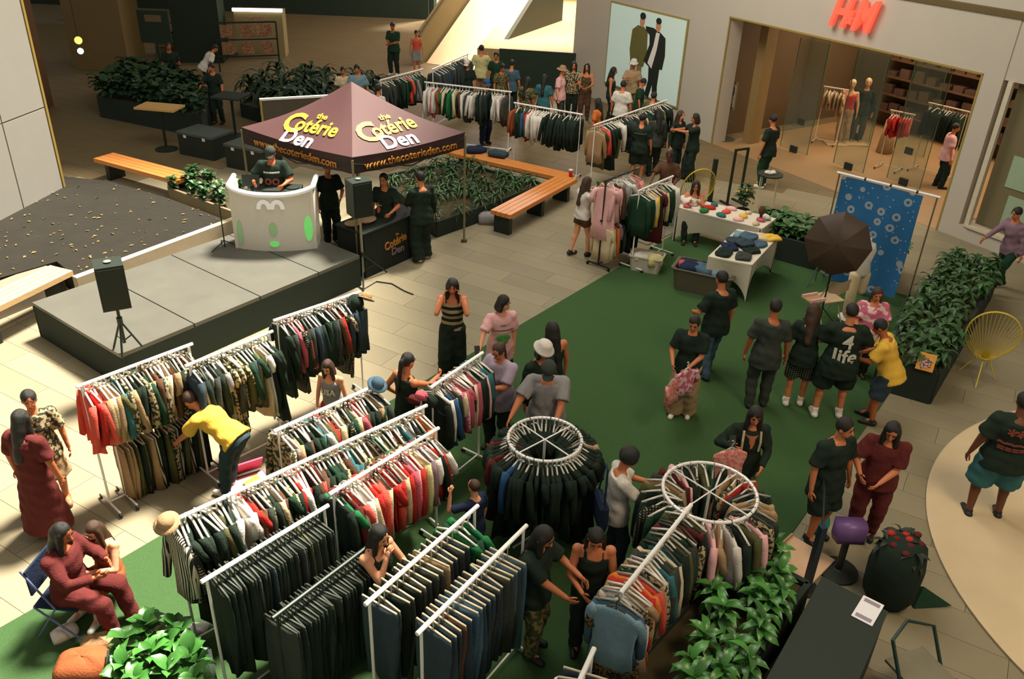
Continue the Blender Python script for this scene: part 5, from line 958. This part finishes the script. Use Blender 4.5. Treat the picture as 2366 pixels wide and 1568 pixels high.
# string chairs
def string_chair(label, c, rz):
    g = thing('string_chair', label, 'chair', c, rz); M_y = mat('yellow cord', (196,170,44), .5); M_f = mat('yellow tube frame', (206,184,60), .4)
    def pt(t, k=1): x = .36*math.sin(t)*k*(1+.12*math.cos(t)); y = -.05-.20*math.cos(t)*k; z = .78+.52*math.cos(t)*k if math.cos(t) > 0 else .78+.44*math.cos(t)*k; return Vector((x, y, z-.0))
    MB().tube([pt(2*math.pi*i/36) for i in range(37)], .013, 6).build('frame', M_f, g)
    cen = Vector((0, -.05, .44)); mb = MB(); ring = MB().tube([cen+Vector((.07*math.cos(t), .07*math.sin(t), 0)) for t in [2*math.pi*i/12 for i in range(13)]], .008, 5).build('centre_ring', M_f, g)
    for i in range(40):
        a = pt(2*math.pi*i/40); m_ = a.lerp(cen, .55)+Vector((0, 0, -.07)); MB().tube([a, m_, cen], .0045, 4).build('cord', M_y, g)
    for k in range(3): a = k*2.09+.5; MB().tube([(.1*math.cos(a), .1*math.sin(a)+.05, .36), (.3*math.cos(a), .3*math.sin(a), .01)], .010, 6).build('leg', M_f, g)
    return g
string_chair('empty yellow string chair right of the planter', P(2262,885)+Vector((.0, .1, 0)), math.radians(-25)); string_chair('yellow string chair behind the craft table with a woman sitting in it', P(1605,545)+Vector((.05, .75, 0)), math.radians(10))
# blue banner
ba, bb = Vector((5.05, 15.0, 0)), Vector((6.75, 13.95, 0)); H0 = Zat(1940, 402, ba.y); Hb = Zat(2160, 450, bb.y); ba.x = H0.x; bb.x = Hb.x; zt = (H0.z+Hb.z)/2
bd = bb-ba; bn = thing('backdrop_banner', 'blue fabric backdrop with pale ring patterns hanging from a steel pole', 'banner', ba, math.atan2(bd.y, bd.x)); BL = bd.length
MB().tube([(-.05, 0, zt), (BL+.1, 0, zt)], .022, 8).build('pole', M_chrome, bn)
for x in (.45, .9, 1.35): MB().cone((x, 0, zt), (x+.03, 0, zt), .03, .03, 10).build('joint', M_blackm, bn)
MB().sheet(lambda u, v: Vector((.06+u*(BL-.22)-.0*v, -.03+.035*math.sin(u*17)*v+.02*math.sin(v*6+u*4), zt-.03-v*(zt-.25+.12*math.sin(u*3)))), 36, 16).build('cloth', mat('blue ring-patterned cloth', (34,96,146), .85, pat='rings', rgb2=(142,150,158), ps=.95), bn, True)
for x in (.0, BL+.05):
    MB().tube([(x, 0, 0), (x, 0, zt)], .014, 8).build('post', mat('stand tube', (110,108,84), .4, metal=.4), bn)
    for sy in (-1, 1): MB().tube([(x, 0, .35), (x, sy*.4, .01)], .01, 6).build('leg', M_blackm, bn)
# umbrella on a light stand
uc = P(1936,563,1.72); um = thing('photo_umbrella', 'dark brown studio umbrella on a stand in front of the blue backdrop', 'umbrella', (uc.x, uc.y, 0)); ax = (Vector((0, 0, CAMH))-uc).normalized(); ax = (ax+Vector((.0, 0, -.15))).normalized(); x_, y_, z_ = basis(ax); U = Vector((0, 0, uc.z)); R_ = .52
def up_(r, a): return U+x_*r*R_*math.cos(a)+y_*r*R_*math.sin(a)+z_*(.16*(1-r*r))
for k in range(8):
    a0_, a1_ = 2*math.pi*k/8, 2*math.pi*(k+1)/8
    MB().sheet(lambda u, v: (up_(v, a0_)*(1-u)+up_(v, a1_)*u), 4, 8).build('canopy_panel', mat('brown umbrella cloth', (62,46,34), .5, var=.1), um, True); MB().tube([up_(v/6, a0_)-z_*.006 for v in range(7)], .005, 5).build('rib', M_blackm, um)
MB().tube([U+z_*.2, U-z_*.5], .008, 6).build('shaft', M_blackm, um); b_ = U-z_*.4; MB().tube([b_, (b_.x, b_.y, .4), (b_.x, b_.y, .05)], .014, 6).build('stand_pole', M_blackm, um)
for k in range(3): a = k*2.09; MB().tube([(b_.x, b_.y, .4), (b_.x+.35*math.cos(a), b_.y+.35*math.sin(a), .01)], .01, 5).build('leg', M_blackm, um)
# dressed torso stand with cream trousers beside a folding chair
mc = P(1962,735); g = thing('dress_form', 'headless display form in a white blouse and cream trousers', 'mannequin', mc, .3); M_cr = fab('cream')
MB().cap((-.08, 0, .12), (-.1, 0, .85), .075, .10, 12).build('trouser_leg', M_cr, g, True); MB().cap((.1, .0, .55), (.09, 0, .85), .085, .10, 12).build('trouser_leg', M_cr, g, True); MB().lathe([(.12, .82), (.17, .9), (.13, 1.08), (.18, 1.3), (.14, 1.42), (.05, 1.46), (.045, 1.52), (.005, 1.53)], n=18, fy=.65).build('blouse', fab('white'), g, True)
MB().lathe([(.2, 0), (.2, .02), (.02, .04)], n=20).build('base', M_white, g); MB().cone((0, 0, .04), (0, 0, .8), .02, .02, 8).build('pole', M_chrome, g)
fc = thing('folding_chair', 'beige metal folding chair beside the display form', 'chair', P(1905,745)+Vector((0, .1, 0)), .35); M_bg = mat('beige chair', (190,164,130), .5)
MB().sheet(lambda u, v: Vector(((u-.5)*.42, -.2-.05*math.sin(math.pi*u), .62+.22*v+.03*abs(2*u-1))), 8, 3).build('backrest', M_bg, fc, True); MB().box((0, 0, .44), (.4, .38, .02)).build('seat', M_bg, fc)
for sx in (-.2, .2): MB().tube([(sx, .25, 0), (sx, -.22, .84)], .011, 6).build('leg', M_bg, fc); MB().tube([(sx, -.25, 0), (sx, .05, .44)], .011, 6).build('leg', M_bg, fc)
g = thing('tray', 'small woven tray with pink goods held by the person in plaid shorts', 'tray', P(1880,690,1.25), .4); MB().box((0, 0, 0), (.28, .2, .02)).build('base', fab('tan'), g); MB().box((0, -.1, .02), (.28, .02, .05)).build('edge', fab('pink'), g); MB().box((0, .1, .02), (.28, .02, .05)).build('edge', fab('pink'), g)
# frames and lemon plant behind the craft table
c = P(1700,500)+Vector((.1, .8, 0)); g = thing('garment_frame', 'empty black rectangular stand behind the craft table', 'stand', c, .5)
for x in (-.18, .18): MB().box((x, 0, .65), (.045, .045, 1.3)).build('post', M_blackm, g); MB().box((x, 0, .02), (.05, .5, .04)).build('foot', M_blackm, g)
MB().box((0, 0, 1.3), (.4, .045, .045)).build('top_bar', M_blackm, g)
g = thing('black_bollard', 'short thick black post left of the empty black stand', 'post', c+Vector((-.55, .0, 0))); MB().cone((0, 0, 0), (0, 0, 1.05), .06, .06, 12).build('post', M_blackm, g); MB().lathe([(.15, 0), (.15, .02), (.06, .03)], n=16).build('base', M_blackm, g)
c2 = P(1752,500)+Vector((.2, .35, 0)); g = thing('round_side_table', 'small dark round stand holding white goods behind the craft table', 'table', c2); MB().lathe([(.001, .86), (.28, .86), (.28, .89), (.001, .89)], n=24).build('tabletop', M_blackp, g)
for k in range(4): a = k*1.57+.4; MB().tube([(.25*math.cos(a), .25*math.sin(a), 0), (.25*math.cos(a), .25*math.sin(a), .86)], .01, 6).build('leg', M_hangw, g)
pile('small white napkin bundle on the dark round stand', c2+Vector((0, 0, .895)), 'white', (.25, .16), .2, 'cloth', 'napkin_bundle', .05, 2)
g = thing('lemon_plant', 'small green lemon bush with yellow fruit behind the craft table', 'plant', P(1700,520)+Vector((.15, .2, 0))); MB().lathe([(.12, 0), (.15, .3), (.13, .3), (.12, .26)], n=16).build('pot', M_skirt, g); MB().cone((0, 0, .2), (0, 0, .6), .015, .012, 6).build('stem', M_hairb, g)
rosettes('leaf', [(0, 0, .35), (.1, .05, .5), (-.1, 0, .5), (0, -.1, .65)], 'broad', M_green, g, 14, .25, .7)
for k in range(7): a = k*.9; MB().ell((.2*math.cos(a), .2*math.sin(a), .45+.07*k), (.025, .025, .032)).build('lemon', fab('yellow'), g, True)
# shop props
def formpx(label, foot, h, top, bot, topc, botc, skin='light', arms=True, hair=False, face=200):
    f = P(*foot); hx, hy = Q((f.x, f.y, h)); return person(label, hx, hy, h, face, topc, 'tank' if top == 'dress' else top, bot, botc, 'short', skin, 'tan', cat='mannequin', hairm=mat('mannequin head', (196,170,130), .5), hp=0)
formpx('shop mannequin in a sleeveless coral red tunic', (1940,330), 1.78, 'dress', 'slim', 'red', 'tan'); formpx('shop mannequin in a black suit jacket, right of the red tunic', (1975,328), 1.8, 'long', 'pants', 'black', 'charcoal')
for nm, (px, py), lab in (('plinth', (1930,333), 'low pale plinth under the mannequin in red'), ('plinth', (1975,333), 'low pale plinth under the mannequin in black')):
    tag(MB().box((0, 0, .02), (.6, .5, .04)).build(nm, mat('plinth', (176,148,108), .6), None, False, P(px, py)), lab, 'plinth')
def srail(label, short, a, b, z, n, over): return rack(label, short, a, b, z, n, [('shirt','black',1)], over=over, ends=('left', 'right'), mt=M_hangw)
srail('wooden-topped shop rail with beige tops, left of the red mannequin', 'beige shop rail', (1908,200), (1958,208), 1.55, 6, {i: ('top','beige') for i in range(6)})
srail('shop rail of red T-shirts behind the blue backdrop pole', 'red shop rail', (2062,255), (2110,265), 1.5, 7, {i: ('top','red') for i in range(7)})
srail('shop rail of black clothes at the right side of the shop', 'black shop rail', (2150,238), (2236,258), 1.75, 12, {})
tag(MB().lathe([(.22, .02), (.14, .9), (.13, .9), (.2, .02)], n=20).build('pleated_skirt', fab('beige'), None, True, P(2042,352)), 'pale pleated skirt standing left of the red shop tops', 'skirt')
g = thing('easel_sign', 'framed poster on a thin easel by the left shop pier', 'sign', P(1684,318)-WN*.25, math.radians(-50)); zt_ = 1.55
MB().box((0, 0, 1.25), (.5, .03, .75)).build('frame', mat('dull brass', (120,110,70), .4), g); MB().box((0, -.02, 1.25), (.42, .01, .66)).build('print', mat('photo print', (160,158,146), .5, pat='floral', rgb2=(110,100,80), ps=.35), g)
for sx in (-.15, .15): MB().tube([(sx, 0, 0), (sx, 0, .9)], .01, 6).build('leg', M_conc, g)
MB().lathe([(.35, 0), (.35, .012), (.01, .014)], n=28).build('base', mat('dark round mat', (74,74,48), .7), g)
# bench items
cup = thing('paper_cup', 'red paper cup with a white lid on the oak bench corner', 'cup', P(1318,408,.48)); MB().lathe([(.035, 0), (.047, .15), (.001, .15)], n=16).build('body', fab('red'), cup, True); MB().lathe([(.05, .15), (.05, .17), (.001, .175)], n=16).build('lid', M_white, cup)
tag(MB().box((0, 0, 0), (.001, .001, .001)).build('_x', M_white), None) if False else None
pile('dark blue clothes dropped on the far arm of the oak bench', P(1100,350,.5), 'navy', (.5, .3), .3, h=.12, seed=30); pile('dark denim jacket dropped on the oak bench, right of the blue clothes', P(1150,360,.5), 'darkdenim', (.5, .3), -.4, h=.12, seed=31)
pile('grey plastic rubbish bag on the floor under the bench end', P(1125,515), 'grey', (.4, .3), 0, 'bag', 'rubbish_bag', .22, 32)
tag(MB().box((0, 0, .16), (.14, .14, .32)).build('wooden_block', mat('tan block', (140,110,76), .7), None, False, P(1152,520)), 'small tan upright block under the near end of the oak bench', 'block')
bx_ = thing('gift_box', 'open pink box lying on the floor behind the longest rack', 'box', P(575,1125), .6); M_pk = mat('pink card', (214,70,120), .6); M_pki = mat('pale pink lining', (226,180,176), .7)
MB().box((0, 0, .03), (.5, .32, .06)).build('base', M_pk, bx_); MB().box((0, 0, .063), (.46, .28, .01)).build('lining', M_pki, bx_); MB().box((0, .2, .16), (.5, .02, .26), M=Matrix.Rotation(.5, 3, 'X')).build('lid', M_pk, bx_); MB().box((.05, -.02, .08), (.2, .12, .03), .4).build('filling', fab('yellow'), bx_)
tag(MB().box((0, 0, .01), (1.6, .5, .02), .85).build('glass_sheet', mat('grey mat', (120,118,100), .4), None, False, P(1500,545)+Vector((.25, .25, 0))), 'grey flat mat on the floor under the maroon and white rack', 'mat')
# near right counter and bits
CA, CB_ = P(1900,1330,.76), P(2052,1412,.76); cdv = (P(1985,1568,.76)-CB_).normalized(); ct = thing('counter', 'black table counter at the bottom right holding one printed sheet', 'table', (0, 0, 0))
quad = [CA, CB_, CB_+cdv*2.4, CA+cdv*2.4]; quad = [(q.x, q.y) for q in quad]; MB().prism(quad, .72, .76).build('tabletop', mat('black counter', (36,46,38), .6), ct); MB().prism([(q[0]*.99+.03, q[1]*.99+.06) for q in quad], .0, .72).build('cloth_skirt', M_skirt, ct)
sh_ = thing('printed_sheet', 'white printed sheet lying on the black counter', 'paper', P(2005,1410,.763), math.radians(-38)); MB().box((0, 0, .002), (.34, .20, .004), math.radians(90)).build('paper', mat('white paper', (232,232,236), .5, var=.02), sh_)
for y in (.12, -.12): MB().box((0, y*1.0, .005), (.15, .05, .002)).build('printed_band', mat('grey print', (150,140,150), .5), sh_)
tr = P(1838,1310); tg = thing('low_tray', 'pale beige folded board lying by the near right planter', 'board', tr, .8); MB().box((0, 0, .05), (.75, .55, .03)).build('board', mat('pale beige board', (200,166,134), .5), tg); MB().box((0, .27, .07), (.75, .02, .06)).build('edge', mat('pale beige board edge', (168,140,112), .5), tg)
sp_ = P(1868,1345); st_ = thing('barrier_post', 'thick dark blue-black post standing at the corner of the near planter', 'post', P(1862,1360), .3); MB().box((0, 0, .45), (.07, .07, .9)).build('post', mat('dark blue post', (30,46,58), .5), st_); MB().lathe([(.14, 0), (.14, .02), (.04, .03)], n=16).build('base', M_blackm, st_)
MB().tube([(0, 0, .88), (.3, .45, .95), (.5, .8, 1.0)], .012, 6).build('belt', M_blackp, st_)
pc = P(1935,1320); g = thing('stool', 'dark round-based stand carrying a purple cushion', 'stand', pc); MB().lathe([(.22, 0), (.22, .03), (.05, .05), (.03, .06)], n=24).build('base', M_blackp, g); MB().cone((0, 0, .05), (0, 0, .5), .04, .04, 10).build('pole', M_blackm, g)
MB().ring([[(.15*a, .10*b, z) for a, b in ((-1,-1),(1,-1),(1.15,0),(1,1),(-1,1),(-1.15,0))] for z in (.5, .56, .72)], True).build('purple_cushion', mat('purple glossy cloth', (104,74,124), .4, var=.3, scale=5), g, True)
fb = thing('flower_bag', 'black bag with red flowers on top standing near the round deck', 'bag', P(2055,1400)+Vector((.0, .1, 0)), .3); MB().ring([[(.29*k*math.cos(q), .25*k*math.sin(q)*(1+.1*math.sin(3*q)), z) for q in [2*math.pi*i/16 for i in range(16)]] for k, z in ((.7, 0), (1, .15), (1.05, .5), (.9, .75), (.5, .84))]).build('body', fab('black'), fb, True)
for k in range(9): a = k*2.4; r = .06+.022*k; MB().ell((r*math.cos(a), r*math.sin(a)*.8+.02, .84-.15*r), (.045, .04, .03)).build('flower', fab('maroon' if k % 3 else 'red'), fb, True)
rosettes('leaf', [(x, y, .5) for x, y in ((0,0),(.15,.1),(-.15,.1),(0,-.15),(.1,.2))], 'lance', mat('blackish leaf', (34,46,36), .6, var=.2), fb, 14, .3, .6); MB().add([(.2, -.2, .02), (.62, -.28, .03), (.3, .15, .02), (.35, -.1, .2)], [(0, 1, 3), (1, 2, 3), (2, 0, 3), (0, 2, 1)]).build('flap', fab('forest'), fb)
ch = thing('dark_chair', 'black-framed chair at the very bottom right of the view', 'chair', P(2110,1640)+Vector((0, .1, 0)), .4)
MB().tube([(-.25, -.25, 0), (-.25, .2, .72), (.0, .3, .78), (.25, .2, .72), (.25, -.25, 0)], .018, 8).build('frame', mat('teal black tube', (26,52,46), .4), ch); MB().box((0, 0, .42), (.46, .44, .03)).build('seat', mat('grey seat', (120,116,96), .5), ch); MB().tube([(-.25, -.2, .42), (-.2, .3, 0)], .015, 6).build('leg', M_blackm, ch); MB().tube([(.25, -.2, .42), (.2, .3, 0)], .015, 6).build('leg', M_blackm, ch)
tb_ = P(1888,1230); tag(MB().ell((0, 0, .16), (.12, .09, .16)).build('carrier_bag', mat('teal plastic bag', (40,150,150), .4, var=.3), None, True, tb_), 'small teal plastic bag beside the man at the turf edge', 'bag')
# near left clutter
for (px, py), lab, sz in (((330,1385), 'small white bundle on the turf at the seated pair', (.16, .1)),): pass
pile('white bundle of paper on the lap side of the seated pair', P(150,1470), 'white', (.25, .16), .8, 'paper', 'paper_bundle', .1, 41); pile('tan leather bag on the floor right of the seated pair', P(230,1500), 'tan', (.3, .2), .3, 'bag', 'handbag', .16, 42)
pile('white shoe-like cloth lying by the near left plant', P(440,1460), 'white', (.35, .15), .2, 'cloth', 'white_cloth', .08, 43); pile('dusty red tote bag behind the near left plant', P(200,1560), 'rust', (.5, .35), .2, 'bag', 'tote_bag', .25, 44)
tag(MB().tube([(-.1, -.07, .012), (.1, .07, .012)], [.006, .016], 8).build('white_marker', M_white, None, True, P(722,1520,.0)), 'white marker pen lying on the dark floor at the bottom', 'pen')
for (px, py), lab in (((1165,355), 'x'),): pass
# ================================================================== unseen slabs added to block the sun everywhere but the left side
RZ = 14.0; ox, oy = SUNV.x/SUNV.z*RZ, SUNV.y/SUNV.z*RZ
G = [(-2.6, 30), (-2.7, 16), (-2.2, 11), (-1.5, 7), (-1.0, 3), (-.8, -6), (30, -6), (30, 30)]
struct(MB().prism([(x+ox, y+oy) for x, y in G], RZ, RZ+.4), 'sun_block_slab', mat('sun block plaster', (150,144,130), .8))
struct(MB().prism([(x+ox, y+oy) for x, y in [(-30, 18.5), (-2.6, 18.5), (-2.6, 40), (-30, 40)]], RZ, RZ+.4), 'sun_block_slab', mat('sun block plaster', (150,144,130), .8))
run_jobs()
